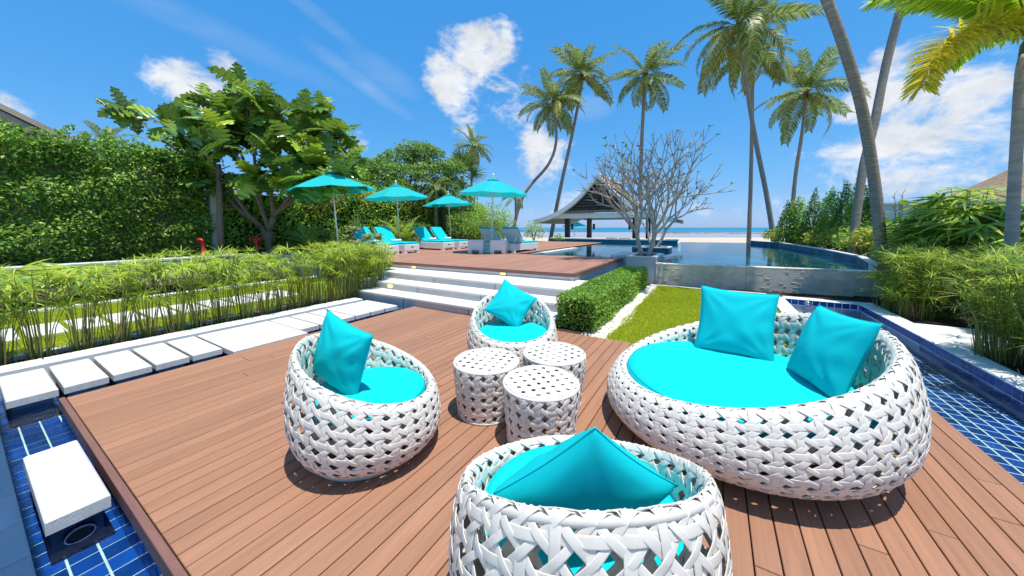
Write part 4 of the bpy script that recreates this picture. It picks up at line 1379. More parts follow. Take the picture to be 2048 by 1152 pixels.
def box_shell(n, lo, hi, amp, sc, seed, depth=.12, faces=(1, 1, 1, 1, 1)):
    """points on the uneven skin of a clipped block; faces -x +x -y +y top"""
    lo, hi = np.array(lo, float), np.array(hi, float); d = hi - lo
    ar = np.array([d[1] * d[2], d[1] * d[2], d[0] * d[2], d[0] * d[2], d[0] * d[1]]) * np.array(faces)
    f = rng.choice(5, n, p=ar / ar.sum())
    P = lo + rng.random((n, 3)) * d; Nn = np.zeros((n, 3))
    for k, (ax, s) in enumerate(((0, -1), (0, 1), (1, -1), (1, 1), (2, 1))):
        i = f == k; P[i, ax] = hi[ax] if s > 0 else lo[ax]; Nn[i, ax] = s
    # round the edges a little
    c = (lo + hi) / 2; q = (P - c) / (d / 2); e = np.clip(np.abs(q) - .86, 0, None)
    P -= np.sign(q) * e * e * 1.2 * d.min()
    off = amp * wave3(P, sc, seed) - depth * rng.random(n) ** 2
    return P + Nn * off[:, None], Nn


def blob(n, c, r, amp=.18, seed=0, depth=.35, low=-.6):
    d = unit(rng.normal(size=(int(n * 1.6), 3))); d = d[d[:, 2] > low][:n]
    rr = 1 + amp * wave3(d * 1.0, 3.2, seed) - depth * rng.random(len(d)) ** 2
    return np.array(c) + d * np.array(r) * rr[:, None], d


def plant(name, label, cat, loc, group=None):
    return thing(name, label, cat, loc, 0, group)


# clipped hedge beside the stairs
h = plant("clipped_hedge", "clipped box hedge in a bright green block between stairs and white gravel", "hedge", (-1.82, 7.3, 0))
MB().box(-2.02, -1.64, 5.07, 9.4, 0, .42).build("twigs", M["twig"], h)
P, Nn = box_shell(26000, (-2.13, 4.94, .02), (-1.51, 9.62, .53), .030, 2.4, 5, .07)
P += 0
P[:, 2] = np.maximum(P[:, 2], .01)
foliage("foliage", P, Nn, .046, M["l_hedge"], h, (-1.82, 7.3, 0), LEAF2, .0, .55)
k = (P[:, 2] > .44) & (rng.random(len(P)) < .018)
Pf = P[k] + np.array([0, 0, .012])
Vv, F = leaves(np.repeat(Pf, 4, 0) - np.array((-1.82, 7.3, 0)), unit(np.tile([(1, 0, .3), (0, 1, .3), (-1, 0, .3), (0, -1, .3)], (len(Pf), 1)) + 0.0), np.tile([0, 0, 1.0], (len(Pf) * 4, 1)), .016)
o = link("blossom", mesh_np("blossom", Vv, F, M["petal"]), h)

# creeper covered wall at far left
cw = thing("creeper_wall", "tall plaster wall overgrown with dark green creeper at far left", "wall", (-16.4, 1.4, .5))
MB().box(-16.75, -16.42, -4.0, 5.0, 0, 4.0).build("wall_face", M["creeper_wall"], cw)
P, Nn = box_shell(42000, (-16.8, -4, .45), (-15.9, 5.05, 4.02), .46, .95, 11, .6, (0, 1, 0, .7, 1.3))
P[:, 2] += np.where(P[:, 2] > 3.3, .30 * wave3(P * np.array([.3, 1, .3]), 1.7, 77) + .16 * wave3(P, 4.5, 78), 0)
keep = wave3(P, 1.35, 21) + .9 * rng.random(len(P)) > -.08
P, Nn = P[keep], Nn[keep]
foliage("creeper", P, Nn, .125, M["l_ivy"], cw, (-16.4, 1.4, .5), LEAF2, .35, .5)
P = np.column_stack([rng.uniform(-16.3, -16.0, 5200), rng.uniform(-3.5, 5.2, 5200), rng.uniform(.9, 4.35, 5200)])
P[:, 0] += .42 * wave3(P, .95, 11) + .22
keep = wave3(P, 2.2, 4) > .02
P = P[keep]
foliage("young_creeper_shoots", P, np.tile([.8, 0, .3], (len(P), 1)), .115, leaf_mat("young_creeper_leaf", [(.22, .34, .04), (.30, .40, .06), (.16, .27, .03)]), cw, (-16.4, 1.4, .5))
PS, NS = [], []
for i in range(85):                                                    # loose shoots that break the top and the face
    c = np.array([rng.uniform(-16.5, -15.85), rng.uniform(-3.5, 4.9), rng.uniform(3.75, 4.15) if i < 60 else rng.uniform(1.2, 3.6)])
    a = rng.uniform(0, 6.28); tip = c + np.array([.18 * math.cos(a) + (0 if i < 60 else .28), .25 * math.sin(a), rng.uniform(.12, .48) if i < 60 else .05])
    t = rng.random(46)[:, None]
    PS.append(c + (tip - c) * t + rng.normal(0, .075, (46, 3)) * (1.15 - t)); NS.append(np.tile([.5, 0, .6], (46, 1)))
foliage("top_shoots", np.vstack(PS), np.vstack(NS), .12, M["l_ivy"], cw, (-16.4, 1.4, .5))
o = thing("gate_pillar", "pale wall pillar at the end of the creeper wall", "pillar", (-16.2, 5.25, .5))
MB().box(-16.5, -16.1, 5.06, 5.42, 0, 3.55).build("shaft", M["white_wall"], o)
MB().box(-16.56, -16.04, 5.0, 5.48, 3.55, 3.66).build("cap", M["white_wall"], o)
o = thing("timber_post", "weathered dark timber post before the pale pillar", "post", (-15.55, 5.15, .5))
b = MB(); b.tube([(-15.55, 5.15, .45), (-15.56, 5.15, 2.0), (-15.52, 5.16, 3.9)], [.10, .095, .085], 9); b.build("shaft", M["bark"], o, True)
b = MB(); b.lathe([(.10, .57), (.14, .57), (.14, .63), (.10, .64)], 9, -15.55, 5.15); b.build("collar", M["bark"], o)


def hydrant(label, loc, two):
    o = thing("hydrant", label, "hydrant", loc, 0, "red standpipes in the raised bed")
    x_, y_, z_ = loc
    b = MB(); b.lathe([(.10, z_), (.10, z_ + .04), (.055, z_ + .05), (.05, z_ + .50), (.06, z_ + .52)], 12, x_, y_); b.build("pipe", M["red"], o, True)
    if two:
        for s in (-1, 1):
            d = V(s * .15, -.06) 
            b = MB(); b.tube([(x_, y_, z_ + .56), (x_ + d.x, y_ + d.y, z_ + .60)], [.055, .06], 10); b.tube([(x_ + d.x, y_ + d.y, z_ + .60), (x_ + d.x * 1.35, y_ + d.y * 1.35, z_ + .61)], [.085, .085], 10); b.build("outlet", M["red"], o, True)
        b = MB(); b.lathe([(.07, z_ + .50), (.085, z_ + .56), (.06, z_ + .66), (.002, z_ + .69)], 12, x_, y_); b.build("bonnet", M["red"], o, True)
    else:
        d = V(-.16, -.04)
        b = MB(); b.tube([(x_, y_, z_ + .50), (x_ + d.x * .2, y_ + d.y * .2, z_ + .60), (x_ + d.x * .6, y_ + d.y * .6, z_ + .62), (x_ + d.x, y_ + d.y, z_ + .55)], [.055, .055, .055, .06], 10); b.build("outlet", M["red"], o, True)
    return o


hydrant("red bent standpipe at the end of the creeper wall", (-15.45, 4.6, .56), False)
hydrant("red hydrant with two outlets under the broad-leaved tree", (-14.85, 6.0, .56), True)

# hedge bank behind the loungers
hb = plant("boundary_hedge", "long loose green hedge behind the parasols and loungers", "hedge", (-16.8, 13, .5))
MB().box(-17.4, -16.75, 5.6, 22.8, .4, 3.0).build("twigs", M["twig"], hb)
P, Nn = box_shell(30000, (-17.8, 5.45, .5), (-16.1, 23.0, 3.75), .38, .75, 31, .5, (0, 1, 1, .5, 1))
P[:, 2] -= np.clip(P[:, 1] - 15, 0, 9) * .05 * (P[:, 2] > 1)
cl = wave3(P, .5, 8)
for nm, sel, m in (("foliage", cl < .1, "l_bush"), ("bright_foliage", cl >= .1, "l_warm")):
    foliage(nm, P[sel], Nn[sel], .15, M[m], hb, (-16.8, 13, .5), LEAF2, .2, .5)


def bush(label, c, r, n, size, m, seed, name="shrub", cat="shrub", group=None, amp=.22, tpl=LEAF2, low=-.5, up=.5, taper=0.0):
    base = (c[0], c[1], c[2] - r[2])
    o = plant(name, label, cat, base, group)
    b = MB()
    for i in range(4):
        a = i * 1.6 + seed
        b.tube([(c[0], c[1], base[2]), (c[0] + .25 * r[0] * math.cos(a), c[1] + .25 * r[1] * math.sin(a), c[2]), (c[0] + .55 * r[0] * math.cos(a), c[1] + .55 * r[1] * math.sin(a), c[2] + .45 * r[2])], [.035, .025, .012], 5)
    b.build("stems", M["bark"], o)
    P1, N1 = blob(n, c, r, amp, seed, .45, low)
    P2, N2 = blob(n // 3, c, tuple(q * .72 for q in r), amp, seed + 1, .4, low)
    PP = np.vstack([P1, P2])
    if taper:                                                          # narrows towards a pointed top
        k = 1 - taper * np.clip((PP[:, 2] - c[2]) / r[2], 0, 1) ** 1.2
        PP[:, 0] = c[0] + (PP[:, 0] - c[0]) * k; PP[:, 1] = c[1] + (PP[:, 1] - c[1]) * k
    foliage("foliage", PP, np.vstack([N1, N2]), size, M[m], o, base, tpl, .15, up)
    return o


# shrubs along the end of the deck and by the pavilion
bush("pale green flowering shrub behind the two poolside loungers", (-12.6, 17.8, 1.25), (1.5, 1.3, .85), 2600, .12, "l_fresh", 2)
bush("dense green shrub under the small palm left of the pavilion", (-13.9, 19.9, 1.85), (2.0, 1.5, 1.4), 3800, .13, "l_bush", 3)
bush("rounded green shrub right of the dark post", (-14.4, 17.2, 1.6), (1.5, 1.4, 1.15), 2200, .12, "l_bush", 4)
bush("low dark shrub between the second and third parasol", (-15.2, 14.5, 1.1), (1.3, 1.3, .75), 2000, .13, "l_dark", 5)
bush("thin shrub standing alone just left of the pavilion roof tip", (-10.9, 21.2, 1.25), (.75, .6, .75), 520, .13, "l_bush", 6, amp=.4)
bush("small sparse shrub at the left end of the pool bar", (-9.6, 22.6, .85), (.4, .3, .3), 200, .10, "l_bush", 7, amp=.4)
bush("low shrub at the foot of the broad-leaved tree", (-14.6, 7.9, 1.0), (.9, .9, .55), 1500, .12, "l_dark", 8)
o = thing("dark_post", "dark square post standing behind the second pair of loungers", "post", (-14.3, 15.6, UP))
MB().box(-14.45, -14.15, 15.45, 15.75, .5, 2.75).build("shaft", M["darkwood"], o)
MB().box(-14.5, -14.1, 15.4, 15.8, 2.75, 2.83).build("cap", M["darkwood"], o)


def layered_tree(label, base, h, clumps, m, size, seed, trunk_r=.22, per=900, name="broadleaf_tree"):
    o = plant(name, label, "tree", base)
    bx, by, bz = base
    b = MB(); b.tube([(bx, by, bz), (bx + .1, by, bz + h * .4), (bx, by + .1, bz + h * .75)], [trunk_r, trunk_r * .8, trunk_r * .5], 8)
    for (cx, cy, cz, r1, r2) in clumps:
        b.tube([(bx, by, bz + h * .4), (bx + cx * .5, by + cy * .5, bz + (cz + h * .4) * .5), (bx + cx, by + cy, bz + cz)], [trunk_r * .5, trunk_r * .3, .03], 6)
    b.build("trunk", M["bark"], o, True)
    PP, NN = [], []
    for i, (cx, cy, cz, r1, r2) in enumerate(clumps):
        p, n_ = blob(int(per * r1), (bx + cx, by + cy, bz + cz), (r1, r1, r2), .25, seed + i, .5, -.35)
        PP.append(p); NN.append(n_)
    foliage("crown", np.vstack(PP), np.vstack(NN), size, M[m], o, base, LEAF2, .1, .7)
    return o


c0 = V(-7.2, 22.5, .3)
cl = []
rr = random.Random(5)
for lx, hz, r1 in ((-2.8, 4.9, 1.2), (-1.8, 5.4, 1.2), (-.4, 5.9, 1.3), (.7, 6.5, 1.3), (1.6, 6.2, 1.1), (-1.4, 4.2, 1.6), (.4, 4.5, 1.7), (2.0, 4.9, 1.5), (2.9, 4.2, 1.3), (-3.1, 3.8, 1.3), (1.0, 5.5, 1.2), (-.9, 5.0, 1.3), (3.1, 5.2, 1.0), (-2.2, 3.2, 1.5), (1.6, 3.4, 1.6), (3.6, 3.3, 1.2)):
    q = V(lx, rr.uniform(-.9, .9))
    cl.append((q.x, q.y, hz, r1, r1 * .42))
layered_tree("dark layered seaside tree rising over the hedge behind the parasols", c0, 5.0, cl, "l_dark", .20, 40)
c0 = V(-9.8, 21.0, .3)
layered_tree("lighter green tree between the broad-leaved tree and the dark layered tree", c0, 3.5, [(0, 0, 3.7, 1.4, 1.0), (.9, .5, 3.2, 1.3, .9), (-.9, -.3, 3.3, 1.3, .9), (.3, .2, 4.4, .8, .6), (1.7, 1, 2.9, 1.2, .8), (2.4, 1.4, 3.6, .9, .7)], "l_bush", .16, 60)


# ---- palms
def trunk(parent, pts, r0, r1, m, ring=.11, seed=0, rough=1.0, flare=1.35):
    C_ = catmull(pts, 60)
    seg = np.linalg.norm(np.diff(C_, axis=0), axis=1); L_ = seg.sum(); s = np.concatenate([[0], np.cumsum(seg)])
    n = int(L_ / ring) * 2
    t = np.linspace(0, L_, n)
    Q = np.column_stack([np.interp(t, s, C_[:, k]) for k in range(3)])
    rad = r0 + (r1 - r0) * (t / L_) ** .8
    rad *= 1 + (flare - 1) * np.exp(-t / .35)
    rad *= 1 + .035 * rough * (np.arange(n) % 2) + .02 * np.sin(t * 3.1 + seed)
    b = MB(); b.tube([tuple(q) for q in Q], list(rad), 14)
    return b.build("trunk", m, parent, True)


def frond_mesh(name, L_, droop, nl, ll, m, seed, twist=.0, hang=.55, width=.05, curl=1.0, rows=1):
    """feather leaf: rib along +X that arches over, leaflets both sides hanging down"""
    r_ = np.random.default_rng(seed)
    t = np.linspace(0, 1, 26)
    ang = -droop * t ** 1.35
    dx, dz = np.cos(ang) * L_ / 25, np.sin(ang) * L_ / 25
    X = np.concatenate([[0], np.cumsum(dx[:-1])]); Z = np.concatenate([[0], np.cumsum(dz[:-1])])
    Yy = .05 * L_ * twist * np.sin(t * 2.6)
    b = MB(); b.tube([(X[i], Yy[i], Z[i]) for i in range(0, 26, 3)] + [(X[-1], Yy[-1], Z[-1])], [.030 * L_ / 4 * (1 - .85 * k / 9) for k in range(10)][:len(range(0, 26, 3)) + 1], 5)
    Vv = [np.array(b.v, dtype=float)]; tris = []
    for f in b.f:
        for k in range(1, len(f) - 1): tris.append((f[0], f[k], f[k + 1]))
    base = len(b.v); LV = []; LF = []
    ts = np.linspace(.13, .985, nl)
    for i, tt in enumerate(ts):
        px, py, pz = np.interp(tt, t, X), np.interp(tt, t, Yy), np.interp(tt, t, Z)
        a = -droop * tt ** 1.35
        T = np.array([math.cos(a), 0, math.sin(a)]); Up = np.array([-math.sin(a), 0, math.cos(a)])
        env = math.sin(min(1, (tt + .10)) * math.pi * .86) ** .55
        for s in (-1, 1):
            for row in range(rows):
                l = ll * env * r_.uniform(.82, 1.08)
                fw_ = .35 + .55 * tt + r_.normal(0, .06)
                el = r_.normal(.18, .09) if rows == 1 else (-.9 + 1.8 * (row + .5) / rows + r_.normal(0, .25))
                d = T * fw_ + np.array([0, s, 0]) * (1.0 if rows == 1 else math.cos(el) + .1) + Up * (el if rows == 1 else math.sin(el) * 1.1)
                d /= np.linalg.norm(d)
                g = np.array([0, 0, -1.0])
                p0 = np.array([px, py, pz])
                hg = hang * r_.uniform(.7, 1.3)
                p1 = p0 + d * l * .5
                d2 = d + g * hg; d2 /= np.linalg.norm(d2)
                p2 = p1 + d2 * l * .35
                d3 = d2 + g * hg * 1.2; d3 /= np.linalg.norm(d3)
                p3 = p2 + d3 * l * .25
                w = np.cross(d, Up); w /= max(1e-6, np.linalg.norm(w)); w = w * width * .5 * (.7 + .5 * env)
                k = base + len(LV)
                LV += [p0 - w * .5, p0 + w * .5, p1 - w, p1 + w, p2 - w * .75, p2 + w * .75, p3]
                LF += [(k, k + 1, k + 3), (k, k + 3, k + 2), (k + 2, k + 3, k + 5), (k + 2, k + 5, k + 4), (k + 4, k + 5, k + 6)]
    Vv = np.vstack([Vv[0], np.array(LV)])
    me = mesh_np(name, Vv, np.array(tris + LF), m)
    me.materials.append(M["l_rachis"])
    mi = np.zeros(len(tris) + len(LF), dtype=np.int32); mi[:len(tris)] = 1
    me.polygons.foreach_set("material_index", mi)
    return me


COCO = [frond_mesh("frond", 4.2, d, 62, .85, M["l_coco"], 10 + i, tw, hg, .055) for i, (d, tw, hg) in enumerate(((.75, .6, .5), (1.15, -.6, .75), (1.55, .4, .9), (1.0, .9, .65), (1.35, -.3, .8), (.45, .2, .4)))]
COCOY = [frond_mesh("frond", 4.2, d, 58, .80, M["l_cocoy"], 30 + i, tw, hg, .055) for i, (d, tw, hg) in enumerate(((1.3, .6, .9), (1.7, -.5, 1.1)))]


def palm(label, pts, r0, r1, scale, nfr, seed, emax=80, emin=-34, group="tall coconut palms by the beach", nuts=6, rough=1.0):
    base = pts[0]
    o = plant("coconut_palm", label, "palm tree", base, group)
    trunk(o, pts, r0, r1, M["trunk"], .13, seed, rough)
    top = Vector(pts[-1]) - Vector(base)
    tdir = (Vector(pts[-1]) - Vector(pts[-2])).normalized()
    r_ = random.Random(seed)
    for i in range(nfr):
        f = (i + .5) / nfr
        el = R(emax + (emin - emax) * f ** .85 + r_.uniform(-7, 7))
        az = i * 2.39996 + r_.uniform(-.3, .3) + seed
        old = f > .72 and r_.random() < .6
        me = COCOY[r_.randrange(2)] if old else (COCO[5] if el > R(58) and r_.random() < .6 else COCO[r_.randrange(5)])
        fo = link("frond", me, o, top + Vector((0, 0, r_.uniform(-.12, .12))))
        fo.rotation_euler = (r_.uniform(-.5, .5), -el, az)
        s = scale * r_.uniform(.85, 1.1) * (1.0 if el < R(60) else .85)
        fo.scale = (s, s, s)
    b = MB()
    ORG[0] = Vector(base)
    tp = Vector(pts[-1])
    b.tube([tp + Vector((0, 0, -.5)) * scale, tp + Vector((0, 0, .1)) * scale, tp + Vector((0, 0, .5)) * scale], [r1 * 1.1, r1 * 1.7, .04], 10)
    b.build("crown_base", M["crown_fibre"], o, True)
    for k in range(nuts):
        a = k * 1.1 + seed
        c = tp + Vector((math.cos(a) * .30, math.sin(a) * .30, -.28 - .10 * (k % 2))) * scale
        b = MB(); b.lathe([(.003, c.z - .15 * scale), (.11 * scale, c.z - .07 * scale), (.12 * scale, c.z + .03 * scale), (.06 * scale, c.z + .12 * scale), (.003, c.z + .15 * scale)], 8, c.x, c.y)
        b.build("coconut", M["l_nut"], o, True)
    return o


M["l_nut"] = mat("coconut_husk", (.20, .17, .04), .5, .3, .25, 3)


def at(px, py, dep, z=None):
    """bearing px, height py seen from the terrace, at distance dep"""
    lat = (px - 1024) / 675 * dep
    k = 1 + .0524 * (490.4 - py) / 675          # the sight line dips three degrees
    zz = 1.6 + (math.tan(math.atan((490.4 - py) / 675) - R(3)) * dep) if z is None else z
    d2 = dep
    # distance along the level sight line
    a = math.atan((490.4 - py) / 675) - R(3)
    lat = (px - 1024) / 675 * (dep * math.cos(R(3)) - (zz - 1.6) * math.sin(R(3)))
    return tuple(V(lat, d2, zz))


palm("coconut palm with a bent trunk, left of the tall pair before the clouds", [at(1018, 440, 32, -.3), at(1045, 395, 32), at(1096, 330, 32), at(1112, 285, 32), at(1110, 235, 32), at(1107, 205, 32)], .17, .12, .86, 25, 1)
palm("slim coconut palm leaning right beside the bent palm", [at(1098, 478, 34, -.4), at(1118, 390, 34), at(1142, 280, 34), at(1158, 200, 34), at(1164, 150, 34)], .21, .13, .92, 25, 2)
palm("straight coconut palm rising behind the bare frangipani tree", [at(1272, 478, 30, -.3), at(1280, 380, 30), at(1284, 270, 30), at(1288, 200, 30), at(1291, 150, 30)], .20, .13, .84, 21, 3, 76, -45)
palm("large coconut palm with a curved trunk beside the infinity edge", [at(1552, 470, 21, -.2), at(1535, 400, 21), at(1512, 285, 21), at(1496, 190, 21), at(1483, 100, 21), at(1478, 50, 21)], .15, .10, .98, 25, 4)
palm("coconut palm with a plumb straight trunk standing beyond the infinity edge", [at(1497, 482, 27, -.2), at(1501, 380, 27), at(1504, 250, 27), at(1505, 160, 27), at(1506, 100, 27)], .155, .11, .95, 22, 5, 74, -48)
palm("shorter coconut palm with spreading crown between the large trunks", [at(1578, 420, 27, -.2), at(1590, 360, 27), at(1602, 280, 27), at(1609, 225, 27), at(1613, 186, 27)], .16, .10, .92, 23, 6, 78, -36)
palm("thick leaning coconut trunk nearest the pool whose crown is out of the picture", [at(1768, 520, 9.6, 0), at(1757, 440, 9.6), at(1744, 330, 9.6), at(1722, 210, 9.6), at(1690, 100, 9.6), at(1654, 0, 9.6), at(1580, -190, 9.6), at(1490, -370, 9.6)], .135, .115, 1.0, 12, 7, 80, 25, "tall coconut palms by the beach", 0, 1.2)
palm("coconut trunk leaning right behind the thick leaning trunk", [at(1700, 440, 13, 0), at(1724, 350, 13), at(1748, 250, 13), at(1772, 130, 13), at(1806, 0, 13), at(1850, -150, 13), at(1880, -280, 13)], .135, .12, 1.0, 12, 8, 80, 30, "tall coconut palms by the beach", 0, 1.2)
palm("small far coconut palm above the fan palm", [at(938, 400, 40, -.3), at(944, 340, 40), at(947, 292, 40)], .18, .14, .72, 22, 9, 80, -55, nuts=3)
palm("little palm with arching yellow green leaves between parasol and pavilion", [at(1031, 440, 25, .2), at(1031, 410, 25), at(1031, 393, 25)], .07, .06, .30, 12, 12, 50, -25, None, 0, .4)
palm("grey green palm top showing over the creeper wall", [at(214, 330, 17, .4), at(214, 300, 17), at(214, 290, 17)], .14, .12, .36, 14, 13, 75, 0, None, 0)
palm("yellow green feather palm behind the second parasol", [at(872, 440, 21, .4), at(872, 390, 21), at(872, 372, 21)], .10, .08, .38, 14, 14, 60, -30, None, 0)

# foxtail palm at the right edge
fx = plant("foxtail_palm", "foxtail palm with bushy yellow plumes at the right edge", "palm tree", at(2016, 520, 6.8, 0))
ftop = at(2062, 78, 6.8)
trunk(fx, [at(2018, 530, 6.8, -.02), at(2027, 400, 6.8), at(2036, 250, 6.8), at(2042, 150, 6.8), at(2050, 110, 6.8)], .092, .078, M["trunk_pale"], .16, 3, .35, 1.25)
b = MB(); b.tube([at(2050, 112, 6.8), at(2056, 90, 6.8), ftop, at(2070, 20, 6.8)], [.082, .095, .08, .045], 12); b.build("crownshaft", mat("green_crownshaft", (.14, .18, .05), .4, .4, .15, 4), fx, True)
FOX = [frond_mesh("frond", 3.1, 1.75, 58, .50, M["l_fox"], 71, .2, .25, .036, rows=5), frond_mesh("frond", 2.9, 1.25, 54, .42, M["l_foxg"], 72, -.2, .25, .036, rows=5)]
tp = Vector(ftop) - fx.location
rx = math.atan2(V(1, 0).y, V(1, 0).x)
for i, (me, az, el, rl, s) in enumerate(((0, 180 + 8, 17, 0, 1.03), (1, 180 - 5, 48, 0, 1.0), (1, 150, 58, .2, 1.0), (0, 235, 8, -.2, .8), (1, 205, 40, 0, .95), (1, 60, 40, 0, 1), (1, 0, 45, 0, 1), (1, 300, 30, 0, 1), (0, 260, 20, 0, .9), (1, 110, 70, 0, .9))):
    fo = link("frond", FOX[me], fx, tp)
    fo.rotation_euler = (rl, -R(el), R(az) + rx); fo.scale = (s, s, s)


# fan palms and other rosettes
def blade_np(p0, d, l, w, g, segs=4, fold=.0):
    """strap leaf: returns verts, tris"""
    d = np.array(d, float); d /= np.linalg.norm(d)
    side = np.cross(d, [0, 0, 1.0]); n_ = np.linalg.norm(side)
    side = side / n_ if n_ > 1e-3 else np.array([1.0, 0, 0])
    Vv = []; p = np.array(p0, float); dd = d.copy()
    for i in range(segs + 1):
        f = i / segs
        ww = w * (.35 + 1.3 * f) if f < .4 else w * .87 * (1 - (f - .4) / .6) ** .8
        if i < segs: Vv += [p - side * ww * .5, p + side * ww * .5]
        else: Vv += [p]
        dd = dd + np.array([0, 0, -g / segs]); dd /= np.linalg.norm(dd)
        p = p + dd * l / segs
    F = []
    for i in range(segs - 1):
        a = 2 * i; F += [(a, a + 1, a + 3), (a, a + 3, a + 2)]
    a = 2 * (segs - 1); F.append((a, a + 1, a + 2))
    return Vv, F


def cluster_mesh(name, items, m):
    Vv, F = [], []
    for v_, f_ in items:
        b0 = len(Vv); Vv += v_; F += [tuple(i + b0 for i in f) for f in f_]
    return mesh_np(name, np.array(Vv), np.array(F), m)


def fan_mesh(r_, L_, nb, w, m, spread=150, g=.5, name="fan"):
    """hand shaped leaf on a stalk along +X"""
    it = []
    for i in range(nb):
        a = R(-spread + 2 * spread * i / (nb - 1)) + r_.uniform(-.06, .06)
        it.append(blade_np((0, 0, 0), (math.cos(a), math.sin(a), .18 + r_.uniform(-.08, .08)), L_ * r_.uniform(.85, 1.05) * (1 - .25 * abs(a) / 3), w, g * r_.uniform(.6, 1.3)))
    return cluster_mesh(name, it, m)


r0 = random.Random(3)
LADY = [fan_mesh(r0, .70, 11, .085, M["l_lady"], 110, .55) for _ in range(4)]
FANP = [fan_mesh(r0, 1.25, 30, .085, M["l_spiky"], 140, .35) for _ in range(3)]
SPIKY = []
for k in range(3):
    it = []
    for i in range(64):
        el = R(82 - 95 * (i / 64) + r0.uniform(-6, 6)); a = i * 2.4 + r0.uniform(-.2, .2)
        it.append(blade_np((0, 0, 0), (math.cos(el) * math.cos(a), math.cos(el) * math.sin(a), math.sin(el)), r0.uniform(.65, .95), .045, .55))
    SPIKY.append(cluster_mesh("rosette", it, M["l_spiky"]))
CYC = [frond_mesh("frond", 1.3, .9, 34, .22, M["l_spiky"], 90 + i, .2, .2, .022) for i in range(2)] + [frond_mesh("frond", 1.3, .8, 34, .24, M["l_lady"], 95, .2, .2, .025)]


def lady_palm(label, base, n, hmin, hmax, rad, seed, group, name="lady_palm", lean=None):
    o = plant(name, label, "palm shrub", base, group)
    r_ = random.Random(seed); b = MB()
    for i in range(n):
        a = r_.uniform(0, 6.28); q = rad * math.sqrt(r_.random()); h_ = (hmin + (hmax - hmin) * r_.random() ** .65) * (1 - .3 * (q / rad) ** 2)
        bx, by = q * .45 * math.cos(a), q * .45 * math.sin(a)
        tx, ty = q * math.cos(a), q * math.sin(a)
        p0 = Vector(base) + Vector((bx, by, 0)); p1 = Vector(base) + Vector((bx * .6 + tx * .4, by * .6 + ty * .4, h_ * .6)); p2 = Vector(base) + Vector((tx, ty, h_))
        b.tube([p0, p1, p2], [.012, .010, .006], 4, False)
        fo = link("fan_leaf", LADY[r_.randrange(4)], o, p2 - Vector(base))
        s = r_.uniform(.85, 1.25)
        fo.rotation_euler = (r_.uniform(-.35, .35), r_.uniform(-.2, .5), a + r_.uniform(-.7, .7)); fo.scale = (s, s, s)
    b.build("stems", M["l_rachis"], o)
    return o


G2 = "lady palms in the right bed"
for i, (px, dep, zb, n, h0, h1, rd, lab) in enumerate(((1935, 8.6, .0, 150, .6, 2.72, 1.05, "big bushy lady palm left of the foxtail trunk"), (1995, 7.7, 0, 64, .5, 2.15, .85, "lady palm crowding the foot of the foxtail trunk"),
                                                     (1868, 9.0, 0, 54, .5, 2.0, .8, "lady palm at the left side of the big lady palm"), (2075, 8.2, 0, 44, .6, 2.5, .9, "lady palm at the right edge behind the foxtail trunk"))):
    lady_palm(lab, tuple(V((px - 1024) / 675 * dep, dep, zb)), n, h0, h1, rd, 50 + i, G2)
G3 = "low fan-leaved shrubs behind the side lawn"
for i, (x_, y_) in enumerate(((-11.9, .6), (-12.1, 1.5), (-12.3, 2.6), (-12.0, 3.7), (-12.2, 4.8))):
    lady_palm("low pale green fan-leaved shrub between the side lawn and the low garden wall", (x_, y_, -.02), 16, .3, .85, .55, 80 + i, G3)

fp = plant("fan_palm", "fan palm with stiff pleated leaves behind the fourth parasol", "palm tree", at(925, 445, 25, .3))
trunk(fp, [at(925, 445, 25, .3), at(925, 400, 25), at(924, 352, 25)], .15, .12, M["trunk"], .12, 2)
tp = Vector(at(924, 345, 25)) - fp.location
rr = random.Random(8)
for i in range(20):
    el = R(80 - 105 * (i / 20)); az = i * 2.4
    d = Vector((math.cos(el) * math.cos(az), math.cos(el) * math.sin(az), math.sin(el)))
    ORG[0] = fp.location
    b = MB(); b.tube([fp.location + tp, fp.location + tp + d * .9], [.025, .018], 5); st = b.build("leaf_stalk", M["l_rachis"], fp)
    fo = link("fan_leaf", FANP[i % 3], fp, tp + d * .85); fo.rotation_euler = (rr.uniform(-.6, .6), -el * .9, az)


def spiky(label, base, h_, s, seed, group):
    o = plant("spiky_shrub", label, "shrub", base, group)
    b = MB(); b.tube([base, (base[0], base[1], base[2] + h_)], [.07, .05], 7); b.build("stem", M["bark"], o)
    ro = link("rosette", SPIKY[seed % 3], o, (0, 0, h_), (0, 0, seed * 1.3)); ro.scale = (s, s, s)
    return o


def cycad(label, base, n, s, seed, group=None, mi=0):
    o = plant("cycad", label, "shrub", base, group)
    r_ = random.Random(seed)
    b = MB(); b.tube([base, (base[0], base[1], base[2] + .25)], [.14, .12], 8); b.build("stem", M["bark"], o)
    for i in range(n):
        el = R(75 - 60 * i / n + r_.uniform(-6, 6))
        fo = link("frond", CYC[(r_.randrange(2) if mi == 0 else 2)], o, (0, 0, .22), (r_.uniform(-.2, .2), -el, i * 2.4 + seed)); q = s * r_.uniform(.85, 1.1); fo.scale = (q, q, q)
    return o


